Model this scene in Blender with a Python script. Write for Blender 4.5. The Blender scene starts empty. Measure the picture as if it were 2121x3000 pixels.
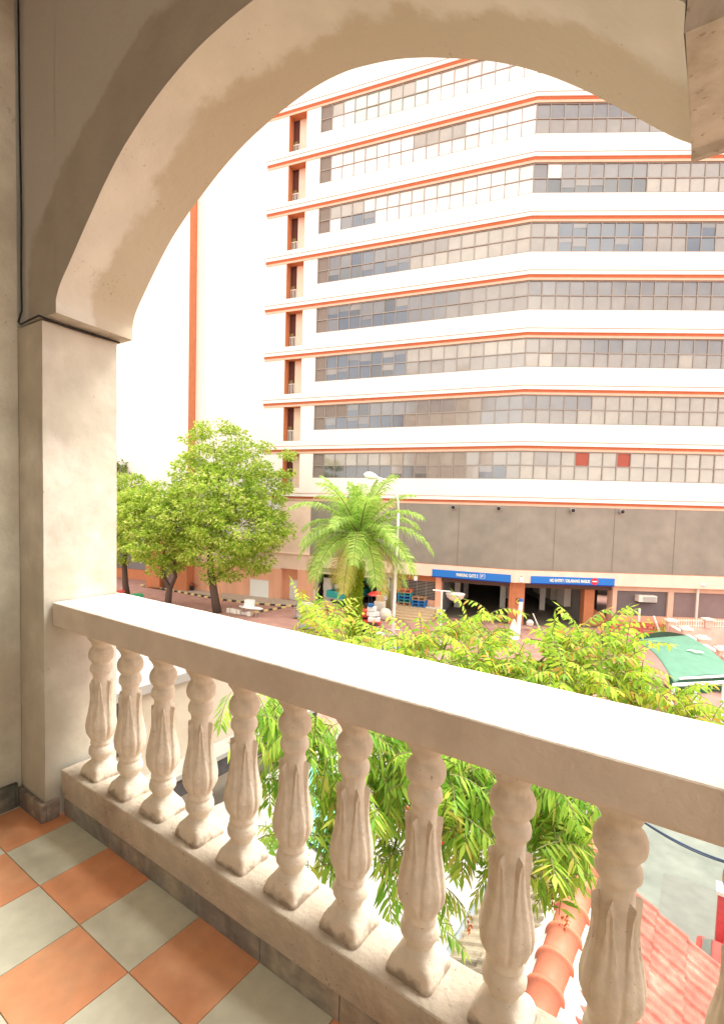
import bpy, bmesh, math, random
from mathutils import Vector, Matrix, noise
R = math.radians
random.seed(7)
SC = bpy.context.scene
COL = SC.collection

# ------------------------------------------------------------------ camera
W0, H0 = 2121.0, 3000.0
FP, CX, CY = 1513.82, 968.13, 1560.09
PITCH, ROLL, YAW = -0.058256, 0.025752, -0.634898
_f = Vector((math.sin(YAW)*math.cos(PITCH), math.cos(YAW)*math.cos(PITCH), math.sin(PITCH)))
_r0 = Vector((math.cos(YAW), -math.sin(YAW), 0.0)); _u0 = _r0.cross(_f)
_r = _r0*math.cos(ROLL)+_u0*math.sin(ROLL); _u = -_r0*math.sin(ROLL)+_u0*math.cos(ROLL)
cam = bpy.data.cameras.new('camera'); co = bpy.data.objects.new('camera', cam); COL.objects.link(co)
cam.sensor_fit = 'VERTICAL'; cam.sensor_height = 24; cam.sensor_width = 24
cam.lens = 24*FP/H0; cam.shift_x = (W0/2-CX)/H0; cam.shift_y = (CY-H0/2)/H0
cam.clip_start = 0.05; cam.clip_end = 2000
co.matrix_world = Matrix(((_r.x, _u.x, -_f.x, 0), (_r.y, _u.y, -_f.y, 0), (_r.z, _u.z, -_f.z, 0), (0, 0, 0, 1)))
SC.camera = co
def ray(x, y): return _r*((x-CX)/FP)-_u*((y-CY)/FP)+_f
def gp(x, y, z):                       # point at height z seen at full-size photo pixel x, y (camera is the origin)
    v = ray(x, y); return v*(z/v.z)
def dp(x, y, d): return ray(x, y)*d    # point at depth d

# ------------------------------------------------------------------ light
SUN_EL, SUN_AZ = R(64), R(40)
w = bpy.data.worlds.new('World'); SC.world = w; w.use_nodes = True
nt = w.node_tree; nt.nodes.clear()
N = nt.nodes.new; L = nt.links.new
sky = N('ShaderNodeTexSky'); sky.sky_type = 'NISHITA'; sky.sun_disc = False
sky.sun_elevation = SUN_EL; sky.sun_rotation = SUN_AZ; sky.dust_density = 4.0; sky.air_density = 1.0
tc = N('ShaderNodeTexCoord'); nz = N('ShaderNodeTexNoise'); nz.inputs['Scale'].default_value = 2.6; nz.inputs['Detail'].default_value = 7
nz.inputs['Roughness'].default_value = .6; nz.inputs['Distortion'].default_value = .3
mp = N('ShaderNodeMapping'); mp.inputs['Scale'].default_value = (1, 1, 2.6)
cr = N('ShaderNodeValToRGB'); cr.color_ramp.elements[0].position = .38; cr.color_ramp.elements[1].position = .62
cr.color_ramp.elements[0].color = (7.0, 7.0, 7.1, 1); cr.color_ramp.elements[1].color = (18.6, 17.5, 15.7, 1)
mx = N('ShaderNodeMix'); mx.data_type = 'RGBA'; mx.inputs[0].default_value = .82
bg = N('ShaderNodeBackground'); bg.inputs['Strength'].default_value = .125; out = N('ShaderNodeOutputWorld')
L(tc.outputs['Generated'], mp.inputs[0]); L(mp.outputs[0], nz.inputs['Vector']); L(nz.outputs[0], cr.inputs[0])
L(sky.outputs[0], mx.inputs[6]); L(cr.outputs[0], mx.inputs[7]); L(mx.outputs[2], bg.inputs[0]); L(bg.outputs[0], out.inputs[0])
sl = bpy.data.lights.new('sun', 'SUN'); sl.energy = 3.9; sl.angle = R(30); sl.color = (1, .95, .87)
so = bpy.data.objects.new('sun', sl); COL.objects.link(so)
sd = Vector((math.sin(SUN_AZ)*math.cos(SUN_EL), math.cos(SUN_AZ)*math.cos(SUN_EL), math.sin(SUN_EL)))
so.rotation_euler = sd.to_track_quat('Z', 'Y').to_euler()
SC.view_settings.view_transform = 'Standard'; SC.view_settings.look = 'None'
SC.view_settings.exposure = 1.0; SC.view_settings.gamma = 1
SC.render.engine = 'CYCLES'
SC.cycles.max_bounces = 8; SC.cycles.diffuse_bounces = 5; SC.cycles.transparent_max_bounces = 8
G = -10.2

# ------------------------------------------------------------------ helpers
def tag(o, label=None, cat=None, group=None, kind=None):
    if label: o['label'] = label
    if cat: o['category'] = cat
    if group: o['group'] = group
    if kind: o['kind'] = kind
    return o
def empty(name, loc=(0, 0, 0), rz=0, **k):
    o = bpy.data.objects.new(name, None); COL.objects.link(o); o.location = loc; o.rotation_euler = (0, 0, rz)
    o.empty_display_size = .2
    return tag(o, **k)
class Fr:                               # local frame -> world
    def __init__(s, o, a, b, c=(0, 0, 1)): s.o = Vector(o); s.a = Vector(a); s.b = Vector(b); s.c = Vector(c)
    def __call__(s, p): return s.o+s.a*p[0]+s.b*p[1]+s.c*p[2]
ID = Fr((0, 0, 0), (1, 0, 0), (0, 1, 0))
def rotf(o, rz): return Fr(o, (math.cos(rz), math.sin(rz), 0), (-math.sin(rz), math.cos(rz), 0))
class MB:
    def __init__(s): s.v = []; s.f = []; s.m = []
    def quad(s, pts, m=0):
        n = len(s.v); s.v += [tuple(p) for p in pts]; s.f.append(tuple(range(n, n+len(pts)))); s.m.append(m); return s
    def box(s, fr, a, b, m=0):
        x0, y0, z0 = [min(a[i], b[i]) for i in range(3)]; x1, y1, z1 = [max(a[i], b[i]) for i in range(3)]
        n = len(s.v)
        s.v += [tuple(fr(q)) for q in ((x0, y0, z0), (x1, y0, z0), (x1, y1, z0), (x0, y1, z0), (x0, y0, z1), (x1, y0, z1), (x1, y1, z1), (x0, y1, z1))]
        for q in ((0, 3, 2, 1), (4, 5, 6, 7), (0, 1, 5, 4), (1, 2, 6, 5), (2, 3, 7, 6), (3, 0, 4, 7)):
            s.f.append(tuple(n+i for i in q)); s.m.append(m)
        return s
    def tube(s, pts, r, seg=8, m=0, cap=True):
        pts = [Vector(p) for p in pts]; n0 = len(s.v)
        rr = r if isinstance(r, (list, tuple)) else [r]*len(pts)
        up = None
        for i, p in enumerate(pts):
            t = (pts[min(i+1, len(pts)-1)]-pts[max(i-1, 0)]).normalized()
            if up is None:
                up = Vector((0, 0, 1)) if abs(t.z) < .9 else Vector((1, 0, 0))
            a = t.cross(up).normalized(); b = a.cross(t).normalized(); up = b
            for k in range(seg):
                w_ = 2*math.pi*k/seg; s.v.append(tuple(p+(a*math.cos(w_)+b*math.sin(w_))*rr[i]))
        for i in range(len(pts)-1):
            for k in range(seg):
                a_ = n0+i*seg+k; b_ = n0+i*seg+(k+1) % seg
                s.f.append((a_, b_, b_+seg, a_+seg)); s.m.append(m)
        if cap:
            s.f.append(tuple(n0+k for k in range(seg))[::-1]); s.m.append(m)
            s.f.append(tuple(n0+(len(pts)-1)*seg+k for k in range(seg))); s.m.append(m)
        return s
    def lathe(s, fr, prof, seg=20, m=0):
        n0 = len(s.v)
        for (r_, z) in prof:
            for k in range(seg):
                w_ = 2*math.pi*k/seg; s.v.append(tuple(fr((r_*math.cos(w_), r_*math.sin(w_), z))))
        for i in range(len(prof)-1):
            for k in range(seg):
                a_ = n0+i*seg+k; b_ = n0+i*seg+(k+1) % seg
                s.f.append((a_, b_, b_+seg, a_+seg)); s.m.append(m)
        s.f.append(tuple(n0+k for k in range(seg))[::-1]); s.m.append(m)
        s.f.append(tuple(n0+(len(prof)-1)*seg+k for k in range(seg))); s.m.append(m)
        return s
    def grid(s, fn, nu, nv, m=0):
        n0 = len(s.v)
        for i in range(nu+1):
            for j in range(nv+1): s.v.append(tuple(fn(i/nu, j/nv)))
        for i in range(nu):
            for j in range(nv):
                a_ = n0+i*(nv+1)+j; s.f.append((a_, a_+nv+1, a_+nv+2, a_+1)); s.m.append(m)
        return s
    def build(s, name, mats, parent=None, smooth=False, bevel=0, sharp=0, **k):
        me = bpy.data.meshes.new(name); me.from_pydata(s.v, [], s.f)
        mats = mats if isinstance(mats, (list, tuple)) else [mats]
        for m_ in mats: me.materials.append(m_)
        me.polygons.foreach_set('material_index', s.m)
        if smooth: me.polygons.foreach_set('use_smooth', [True]*len(s.f))
        me.update()
        if sharp: me.set_sharp_from_angle(angle=R(sharp))
        o = bpy.data.objects.new(name, me); COL.objects.link(o)
        if parent:
            o.parent = parent
            if 'baked' not in k: o.matrix_parent_inverse = Matrix.Identity(4)
        k.pop('baked', None)
        if bevel:
            b_ = o.modifiers.new('bevel', 'BEVEL'); b_.width = bevel; b_.segments = 2; b_.limit_method = 'ANGLE'
        return tag(o, **k)
def copy_tree(o, parent=None):
    c = o.copy(); COL.objects.link(c); c.parent = parent
    for ch in list(o.children): copy_tree(ch, c)
    return c
def local(root):                        # frame for parts under a root placed at its own location (parts use root-local coordinates)
    return ID

# ------------------------------------------------------------------ materials
def mat(name, col, rough=.7, var=.12, scale=3.0, bump=0.0, bscale=40, spec=.3, metal=0, col2=None, thr=.5, soft=.15, island=0, coat=0, wave=None, sss=0, streak=False, ior=None, dirt=None):
    m = bpy.data.materials.new(name); m.use_nodes = True; t = m.node_tree; nd = t.nodes; b = nd['Principled BSDF']; n = nd.new; l = t.links.new
    b.inputs['Roughness'].default_value = rough; b.inputs['Metallic'].default_value = metal
    b.inputs['Specular IOR Level'].default_value = spec
    if ior: b.inputs['IOR'].default_value = ior
    if coat: b.inputs['Coat Weight'].default_value = coat; b.inputs['Coat Roughness'].default_value = .03
    c = (*col, 1)
    tcn = n('ShaderNodeTexCoord'); mpn = n('ShaderNodeMapping'); l(tcn.outputs['Object'], mpn.inputs[0])
    if streak: mpn.inputs['Scale'].default_value = (1, 1, .18)
    if dirt: mpn.inputs['Location'].default_value = (dirt, dirt*.7, 0)
    ns = n('ShaderNodeTexNoise'); ns.inputs['Scale'].default_value = scale; ns.inputs['Detail'].default_value = 8; ns.inputs['Roughness'].default_value = .62
    l(mpn.outputs[0], ns.inputs['Vector'])
    src = None
    if col2:
        rp = n('ShaderNodeValToRGB'); rp.color_ramp.elements[0].position = thr-soft; rp.color_ramp.elements[1].position = thr+soft
        rp.color_ramp.elements[0].color = c; rp.color_ramp.elements[1].color = (*col2, 1); l(ns.outputs[0], rp.inputs[0]); src = rp.outputs[0]
    if var:
        ns2 = n('ShaderNodeTexNoise'); ns2.inputs['Scale'].default_value = scale*3.7; ns2.inputs['Detail'].default_value = 6
        l(mpn.outputs[0], ns2.inputs['Vector'])
        mr = n('ShaderNodeMapRange'); mr.inputs['From Min'].default_value = .3; mr.inputs['From Max'].default_value = .7
        mr.inputs['To Min'].default_value = 1-var; mr.inputs['To Max'].default_value = 1+var; l(ns2.outputs[0], mr.inputs[0])
        mm = n('ShaderNodeMix'); mm.data_type = 'RGBA'; mm.blend_type = 'MULTIPLY'; mm.inputs[0].default_value = 1
        if src: l(src, mm.inputs[6])
        else: mm.inputs[6].default_value = c
        l(mr.outputs[0], mm.inputs[7]); src = mm.outputs[2]
    if island:
        ge = n('ShaderNodeNewGeometry'); mr = n('ShaderNodeMapRange'); mr.inputs['To Min'].default_value = 1-island; mr.inputs['To Max'].default_value = 1+island
        l(ge.outputs['Random Per Island'], mr.inputs[0])
        mm = n('ShaderNodeMix'); mm.data_type = 'RGBA'; mm.blend_type = 'MULTIPLY'; mm.inputs[0].default_value = 1
        if src: l(src, mm.inputs[6])
        else: mm.inputs[6].default_value = c
        l(mr.outputs[0], mm.inputs[7]); src = mm.outputs[2]
    if src: l(src, b.inputs['Base Color'])
    else: b.inputs['Base Color'].default_value = c
    if bump or wave:
        bp = n('ShaderNodeBump'); bp.inputs['Distance'].default_value = .01; bp.inputs['Strength'].default_value = bump or .5
        if wave:
            wv = n('ShaderNodeTexWave'); wv.bands_direction = wave[0]; wv.inputs['Scale'].default_value = wave[1]; l(tcn.outputs['Object'], wv.inputs['Vector'])
            l(wv.outputs['Fac'], bp.inputs['Height']); bp.inputs['Distance'].default_value = wave[2]
        else:
            nb = n('ShaderNodeTexNoise'); nb.inputs['Scale'].default_value = bscale; nb.inputs['Detail'].default_value = 8
            l(tcn.outputs['Object'], nb.inputs['Vector']); l(nb.outputs[0], bp.inputs['Height'])
        l(bp.outputs[0], b.inputs['Normal'])
    return m
def leafmat(name, c1, c2, trans=.35, c3=None):
    m = bpy.data.materials.new(name); m.use_nodes = True; t = m.node_tree; nd = t.nodes; b = nd['Principled BSDF']; n = nd.new; l = t.links.new
    ge = n('ShaderNodeNewGeometry'); rp = n('ShaderNodeValToRGB'); e = rp.color_ramp.elements
    e[0].color = (*c1, 1); e[1].color = (*c2, 1)
    if c3: e[1].position = .86; q = e.new(.93); q.color = (*c3, 1)
    l(ge.outputs['Random Per Island'], rp.inputs[0])
    l(rp.outputs[0], b.inputs['Base Color']); b.inputs['Roughness'].default_value = .5; b.inputs['Specular IOR Level'].default_value = .35
    tr = n('ShaderNodeBsdfTranslucent'); ms = n('ShaderNodeMixShader'); ms.inputs[0].default_value = trans
    l(rp.outputs[0], tr.inputs[0]); l(b.outputs[0], ms.inputs[1]); l(tr.outputs[0], ms.inputs[2]); l(ms.outputs[0], nd['Material Output'].inputs[0])
    return m
M = {}
M['plaster'] = mat('plaster', (.60, .53, .43), .9, .10, 1.6, .35, 60, col2=(.50, .43, .32), thr=.52, soft=.06)
M['arch_plaster'] = mat('arch_plaster', (.60, .53, .42), .9, .08, 1.2, .45, 45, col2=(.44, .36, .24), thr=.5, soft=.025, dirt=3.1)
M['wall_plaster'] = mat('wall_plaster', (.72, .73, .63), .92, .12, 1.3, .35, 50, col2=(.46, .43, .34), thr=.50, soft=.12)
M['pil_plaster'] = mat('pil_plaster', (.50, .465, .385), .9, .10, 1.8, .3, 16, col2=(.68, .65, .58), thr=.60, soft=.10, dirt=5.2)
M['rail_paint'] = mat('rail_paint', (.62, .54, .45), .8, .07, 2.5, .3, 70, col2=(.50, .41, .32), thr=.6, soft=.15)
M['baluster'] = mat('baluster_paint', (.74, .665, .55), .8, .10, 6, .35, 60, col2=(.58, .485, .375), thr=.62, soft=.12)
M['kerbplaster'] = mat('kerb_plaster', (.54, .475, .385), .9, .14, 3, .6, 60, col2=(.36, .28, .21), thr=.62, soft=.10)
M['skirt'] = mat('skirting_tile', (.20, .185, .16), .8, .2, 5, .5, 50, col2=(.34, .29, .23), thr=.62, soft=.05)
M['wire'] = mat('wire_black', (.02, .018, .018), .6, 0)
M['ceiling'] = mat('ceiling_paint', (.42, .38, .31), .9, .1, 2, .2)
M['bwhite'] = mat('facade_cream', (.80, .755, .70), .85, .035, .12, 0)
M['bwhite2'] = mat('facade_cream_lower', (.78, .60, .48), .85, .06, .3, 0)
M['red'] = mat('trim_red', (.48, .13, .055), .8, .06, .5)
M['peach'] = mat('trim_peach', (.66, .44, .32), .85, .05, .4)
M['salmon'] = mat('wall_salmon', (.76, .40, .26), .85, .08, .35, streak=True)
M['orange'] = mat('wall_orange', (.50, .185, .085), .85, .07, .5)
M['frame'] = mat('window_frame', (.27, .235, .20), .5, 0, spec=.5)
M['screen'] = mat('screen_taupe', (.275, .245, .20), .6, .10, .25, spec=.4, col2=(.22, .20, .165), thr=.5, soft=.2)
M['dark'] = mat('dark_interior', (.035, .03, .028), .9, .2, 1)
M['garagefloor'] = mat('garage_floor', (.16, .13, .10), .6, .2, .6)
M['garagewall'] = mat('garage_wall', (.25, .24, .22), .85, .12, .4)
M['paving'] = mat('street_paving', (.34, .175, .14), .85, .14, .35, .15, 20, col2=(.40, .225, .185), thr=.5, soft=.2)
M['concrete'] = mat('yard_concrete', (.17, .185, .155), .9, .14, .5, .1, 10, col2=(.14, .155, .13), thr=.52, soft=.1)
M['pale'] = mat('pavement_pale', (.42, .33, .26), .9, .1, .8)
M['kyel'] = mat('kerb_yellow', (.72, .55, .25), .8, .15, 2); M['kblk'] = mat('kerb_black', (.07, .055, .05), .8, .2, 2)
M['white'] = mat('white_paint', (.80, .79, .76), .5, .03, 2); M['offwhite'] = mat('off_white', (.68, .62, .54), .7, .08, 2)
M['metal'] = mat('galvanised_metal', (.42, .42, .41), .45, .08, 3, metal=.6)
M['blue'] = mat('sign_blue', (.02, .17, .55), .45, .02, 1); M['pblue'] = mat('pallet_blue', (.03, .16, .42), .6, .15, 3)
M['pwood'] = mat('pallet_wood', (.38, .22, .12), .8, .2, 4); M['pred'] = mat('pallet_red', (.55, .15, .09), .7, .15, 3); M['pteal'] = mat('pallet_teal', (.04, .26, .26), .6, .15, 3)
M['teal'] = mat('teal_paint', (.03, .33, .30), .45, .08, 1); M['card'] = mat('cardboard', (.52, .34, .19), .85, .12, 3)
M['barrier'] = mat('barrier_faded_red', (.60, .15, .11), .6, .12, 2); M['redpaint'] = mat('red_paint', (.62, .05, .04), .4, .05, 2, coat=.4); M['olive'] = mat('door_olive', (.24, .19, .07), .6, .1, 2)
M['yellow'] = mat('yellow_paint', (.72, .48, .10), .6, .1, 2); M['green'] = mat('green_paint', (.03, .30, .13), .5, .1, 2)
M['black'] = mat('black_plastic', (.03, .03, .03), .5, .1, 2)
M['canopy'] = mat('canopy_fabric', (.085, .20, .135), .7, .10, .5, .1, 30); M['canopyd'] = mat('canopy_shaded_net', (.05, .15, .10), .8, .2, 8)
M['trunk'] = mat('bark', (.10, .065, .05), .95, .3, 5, .8, 12); M['palmtrunk'] = mat('palm_bark', (.16, .11, .05), .95, .35, 6, .8, 10)
M['tilegrey'] = mat('roof_tile_grey', (.27, .23, .16), .9, .15, 2.5, .3, 40, col2=(.17, .14, .10), thr=.55, soft=.12, island=.18)
M['tilered'] = mat('roof_tile_red', (.35, .115, .085), .85, .25, 3, .3, 40, col2=(.42, .19, .145), thr=.58, soft=.08, island=.14)
M['ridge'] = mat('ridge_red', (.48, .15, .085), .55, .08, 3, .2, 30)
M['mortar'] = mat('mortar_white', (.62, .56, .48), .9, .1, 8, .6, 40)
M['zinc'] = mat('roof_sheet_white', (.27, .26, .235), .55, .06, 1.5, spec=.4); M['gutter'] = mat('gutter_dark', (.05, .045, .045), .7, .3, 4)
M['terra'] = mat('terracotta_roof', (.62, .30, .15), .8, .12, 1.5, .2)
M['bluish'] = mat('sheet_bluegrey', (.27, .31, .32), .5, .1, 2); M['tealsheet'] = mat('sheet_teal', (.12, .42, .32), .4, .15, 3)
M['cable'] = mat('cable_blue', (.04, .07, .13), .5, 0); M['grey'] = mat('grey_paint', (.20, .19, .19), .6, .06, 1, wave=('X', 8, .02))
M['panelw'] = mat('shutter_mauve', (.24, .17, .16), .6, .06, .4)
M['pinkwall'] = mat('boundary_pink', (.72, .45, .37), .85, .1, .6, col2=(.62, .42, .34), thr=.55); M['stairbrown'] = mat('stairwell_brown', (.12, .045, .035), .9, .1); M['stain'] = mat('retaining_stained', (.48, .38, .26), .95, .2, .9, .5, 8, col2=(.66, .52, .38), thr=.5)
M['glassdark'] = mat('car_glass', (.03, .05, .045), .08, 0, spec=.8, coat=1)
def stainmat(name, c1, c2, mode, edge, c3=None, amp=.10):
    # plaster whose damp stain keeps to one side of a wavy line (mode 'Y': depth in the soffit, 'R': distance from the arch centre)
    m = mat(name, c1, .9, .08, 1.6, .22, 30); t = m.node_tree; n = t.nodes.new; l = t.links.new; b = t.nodes['Principled BSDF']
    old = b.inputs['Base Color'].links[0].from_socket
    tcn = n('ShaderNodeTexCoord'); sp = n('ShaderNodeSeparateXYZ'); l(tcn.outputs['Object'], sp.inputs[0])
    if mode == 'Y': v = sp.outputs['Y']
    else:
        a = n('ShaderNodeMath'); a.operation = 'MULTIPLY'; l(sp.outputs['X'], a.inputs[0]); l(sp.outputs['X'], a.inputs[1])
        c = n('ShaderNodeMath'); c.operation = 'MULTIPLY_ADD'; z2 = n('ShaderNodeMath'); z2.operation = 'MULTIPLY'; z2.inputs[1].default_value = 1.6; l(sp.outputs['Z'], z2.inputs[0]); l(z2.outputs[0], c.inputs[0]); l(z2.outputs[0], c.inputs[1]); l(a.outputs[0], c.inputs[2])
        q = n('ShaderNodeMath'); q.operation = 'SQRT'; l(c.outputs[0], q.inputs[0]); v = q.outputs[0]
    nz_ = n('ShaderNodeTexNoise'); nz_.inputs['Scale'].default_value = 2.6; nz_.inputs['Detail'].default_value = 9; nz_.inputs['Roughness'].default_value = .6; l(tcn.outputs['Object'], nz_.inputs['Vector'])
    k = n('ShaderNodeMath'); k.operation = 'MULTIPLY_ADD'; k.inputs[1].default_value = amp*4; l(nz_.outputs[0], k.inputs[0]); l(v, k.inputs[2])
    mr = n('ShaderNodeMapRange'); mr.interpolation_type = 'SMOOTHSTEP'; mr.inputs['From Min'].default_value = edge+amp*2-.022; mr.inputs['From Max'].default_value = edge+amp*2+.022; l(k.outputs[0], mr.inputs[0])
    mm = n('ShaderNodeMix'); mm.data_type = 'RGBA'; l(mr.outputs[0], mm.inputs[0]); l(old, mm.inputs[6]); mm.inputs[7].default_value = (*c2, 1)
    l(mm.outputs[2], b.inputs['Base Color'])
    return m
M['soffit'] = stainmat('soffit_plaster', (.60, .575, .50), (.48, .43, .33), 'Y', .02, amp=.09)
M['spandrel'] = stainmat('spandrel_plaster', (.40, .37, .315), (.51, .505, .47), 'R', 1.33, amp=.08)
M['impostm'] = mat('impost_plaster', (.52, .475, .40), .9, .12, 4, .8, 22, col2=(.38, .33, .26), thr=.55, soft=.06)
def specks(m, scale, thr, col, amt):
    t = m.node_tree; n = t.nodes.new; l = t.links.new; b = t.nodes['Principled BSDF']; old = b.inputs['Base Color'].links[0].from_socket
    tcn = n('ShaderNodeTexCoord'); n2 = n('ShaderNodeTexNoise'); n2.inputs['Scale'].default_value = scale; n2.inputs['Detail'].default_value = 4; l(tcn.outputs['Object'], n2.inputs['Vector'])
    n3 = n('ShaderNodeTexNoise'); n3.inputs['Scale'].default_value = scale*.09; n3.inputs['Detail'].default_value = 3; l(tcn.outputs['Object'], n3.inputs['Vector'])
    k = n('ShaderNodeMath'); k.operation = 'MULTIPLY_ADD'; k.inputs[1].default_value = .5; l(n3.outputs[0], k.inputs[0]); l(n2.outputs[0], k.inputs[2])
    r2 = n('ShaderNodeMapRange'); r2.inputs['From Min'].default_value = thr+.25; r2.inputs['From Max'].default_value = thr+.28; r2.inputs['To Max'].default_value = amt; l(k.outputs[0], r2.inputs[0])
    m3 = n('ShaderNodeMix'); m3.data_type = 'RGBA'; l(r2.outputs[0], m3.inputs[0]); l(old, m3.inputs[6]); m3.inputs[7].default_value = (*col, 1); l(m3.outputs[2], b.inputs['Base Color'])
specks(M['soffit'], 85, .715, (.28, .22, .15), .5); specks(M['spandrel'], 70, .74, (.20, .17, .14), .4); specks(M['impostm'], 60, .66, (.22, .17, .12), .6)
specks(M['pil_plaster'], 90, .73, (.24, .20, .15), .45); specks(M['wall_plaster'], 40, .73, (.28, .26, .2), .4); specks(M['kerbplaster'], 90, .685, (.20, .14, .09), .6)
def pane(name, col, n_=.06):
    return mat(name, col, .12, .10, .35, spec=.8, coat=.6, ior=1.7, island=n_)
PN = [pane('pane_white', (.86, .80, .74), .03), pane('pane_beige', (.20, .175, .145)), pane('pane_grey', (.135, .125, .12)), pane('pane_blue', (.055, .068, .095)),
      pane('pane_dark', (.045, .043, .045)), pane('pane_cream', (.285, .25, .195)), mat('pane_red', (.34, .08, .05), .5, .05, 2), mat('louvre', (.24, .20, .17), .6, .05, 1, wave=('Z', 9, .03)),
      pane('pane_mint', (.42, .52, .45), .1), pane('pane_pale', (.60, .55, .49), .05)]

# ------------------------------------------------------------------ the balcony
KY0, KY1, KZ = 1.095, 1.275, -1.21     # kerb
# floor: tiles as sheets on a screed
TS = .28265; TX, TY = -2.1768, .8427
fl = MB(); fl.box(ID, (-4.2, -3.2, -1.66), (3.2, 1.30, -1.426))
fl.build('floor', mat('grout_brown', (.22, .17, .12), .9, .1), kind='structure')
def tilemat(name, c1, c2, rough):
    return mat(name, c1, rough, .08, 4, .06, 90, spec=.35, col2=c2, thr=.56, soft=.16, island=.07)
MT = [tilemat('tile_orange', (.74, .33, .165), (.68, .37, .21), .5), tilemat('tile_sage', (.66, .66, .53), (.57, .57, .45), .5)]
tl = MB(); g_ = .0014
for i in range(-2, 18):
    for j in range(-14, 1):
        x0 = TX+i*TS; y0 = TY+j*TS
        if x0+TS < -2.6: continue
        x1 = x0+TS; x0 = max(x0, -2.49); y1 = min(y0+TS, 1.12)
        par = (i+j+1) % 2
        tl.box(ID, (x0+g_, y0+g_, -1.426), (x1-g_, y1-g_, -1.42), 0 if par == 0 else 1)
tl.build('floor_tiles', MT, kind='structure')
# kerb under the balusters
kb = empty('balustrade_kerb', (-1, 1.18, -1.42), label='low plastered kerb with dark worn skirting tiles under the row of balusters', cat='kerb')
KF = Fr((1, -1.18, 1.42), (1, 0, 0), (0, 1, 0))
KP = [(1.112, -1.334), (1.105, -1.333), (1.100, -1.331), (1.097, -1.29), (1.094, -1.212), (1.0975, -1.2085), (1.19, -1.206), (1.27, -1.212), (1.277, -1.22), (1.277, -1.50)]
def sweep(fr, prof, x0, x1, nu, a1_, a2_, yc):
    b = MB(); P_ = []
    for p0, p1 in zip(prof, prof[1:]):
        k = max(1, int(math.hypot(p1[0]-p0[0], p1[1]-p0[1])/.012))
        for q_ in range(k): P_.append((p0[0]+(p1[0]-p0[0])*q_/k, p0[1]+(p1[1]-p0[1])*q_/k))
    P_.append(prof[-1]); nv = len(P_)-1
    def f(u, v):
        x = x0+(x1-x0)*u; y, z = P_[min(int(v*nv+.5), nv)]
        nn = noise.noise(Vector((x*4, y*9, z*9)))*a1_+noise.noise(Vector((x*23, y*40, z*40)))*a2_
        return fr((x, y+(nn if y > yc else -nn), z+nn*.7))
    return b.grid(f, nu, nv)
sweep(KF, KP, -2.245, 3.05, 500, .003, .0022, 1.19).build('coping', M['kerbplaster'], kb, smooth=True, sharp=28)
sk = MB(); x = -2.245
while x < 3.0:
    w_ = .30; sk.box(KF, (x+.0015, 1.107, -1.42), (x+w_-.0015, 1.27, -1.333+random.uniform(-.002, .002))); x += w_
sk.build('skirting', mat('skirting_worn', (.27, .255, .235), .8, .25, 5, .6, 40, col2=(.42, .36, .28), thr=.58, soft=.10), kb, bevel=.002)
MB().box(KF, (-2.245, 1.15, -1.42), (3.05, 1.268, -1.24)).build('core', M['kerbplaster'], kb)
# rail
rl = empty('handrail', (-1, 1.235, -.5), label='wide plastered balustrade rail with sunlit white top running to the pillar', cat='handrail')
RF = Fr((1, -1.235, .5), (1, 0, 0), (0, 1, 0))
RP = [(1.10, -.566), (1.078, -.5645), (1.0705, -.557), (1.069, -.553), (1.069, -.4645), (1.0715, -.4615), (1.0755, -.461), (1.235, -.4605), (1.395, -.4615), (1.400, -.4645), (1.402, -.47), (1.402, -.56), (1.39, -.566), (1.10, -.566)]
railm = mat('rail_top_paint', (.64, .56, .475), .8, .08, 2.5, .3, 60, col2=(.50, .42, .34), thr=.64, soft=.12)
sweep(RF, RP, -2.262, 3.05, 420, .0018, .0008, 1.2).build('rail_body', railm, rl, smooth=True, sharp=28)
# balusters
def prof_r(z):
    P_ = [(-.557, .057), (-.606, .054), (-.620, .043), (-.636, .0360), (-.645, .0370), (-.655, .0455), (-.668, .0508), (-.682, .0515), (-.696, .0488), (-.699, .0462), (-.708, .0395), (-.712, .0360), (-.717, .0365), (-.727, .0425), (-.738, .0450), (-.750, .0440), (-.753, .0412), (-.762, .0360),
          (-.768, .0338), (-.79, .0332), (-.84, .0345), (-.88, .0390), (-.92, .0475), (-.96, .0550), (-.985, .0580), (-1.01, .0560), (-1.035, .0480), (-1.052, .0415), (-1.058, .043), (-1.066, .044), (-1.070, .040), (-1.076, .0405),
          (-1.084, .0475), (-1.098, .0510), (-1.110, .0500), (-1.113, .0475), (-1.127, .0390), (-1.137, .0355), (-1.141, .041), (-1.150, .047), (-1.175, .060), (-1.195, .067), (-1.212, .068)]
    for (z0, r0), (z1, r1) in zip(P_, P_[1:]):
        if z <= z0 and z >= z1:
            f = (z0-z)/(z0-z1); return r0+(r1-r0)*f
    return P_[-1][1]
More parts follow.
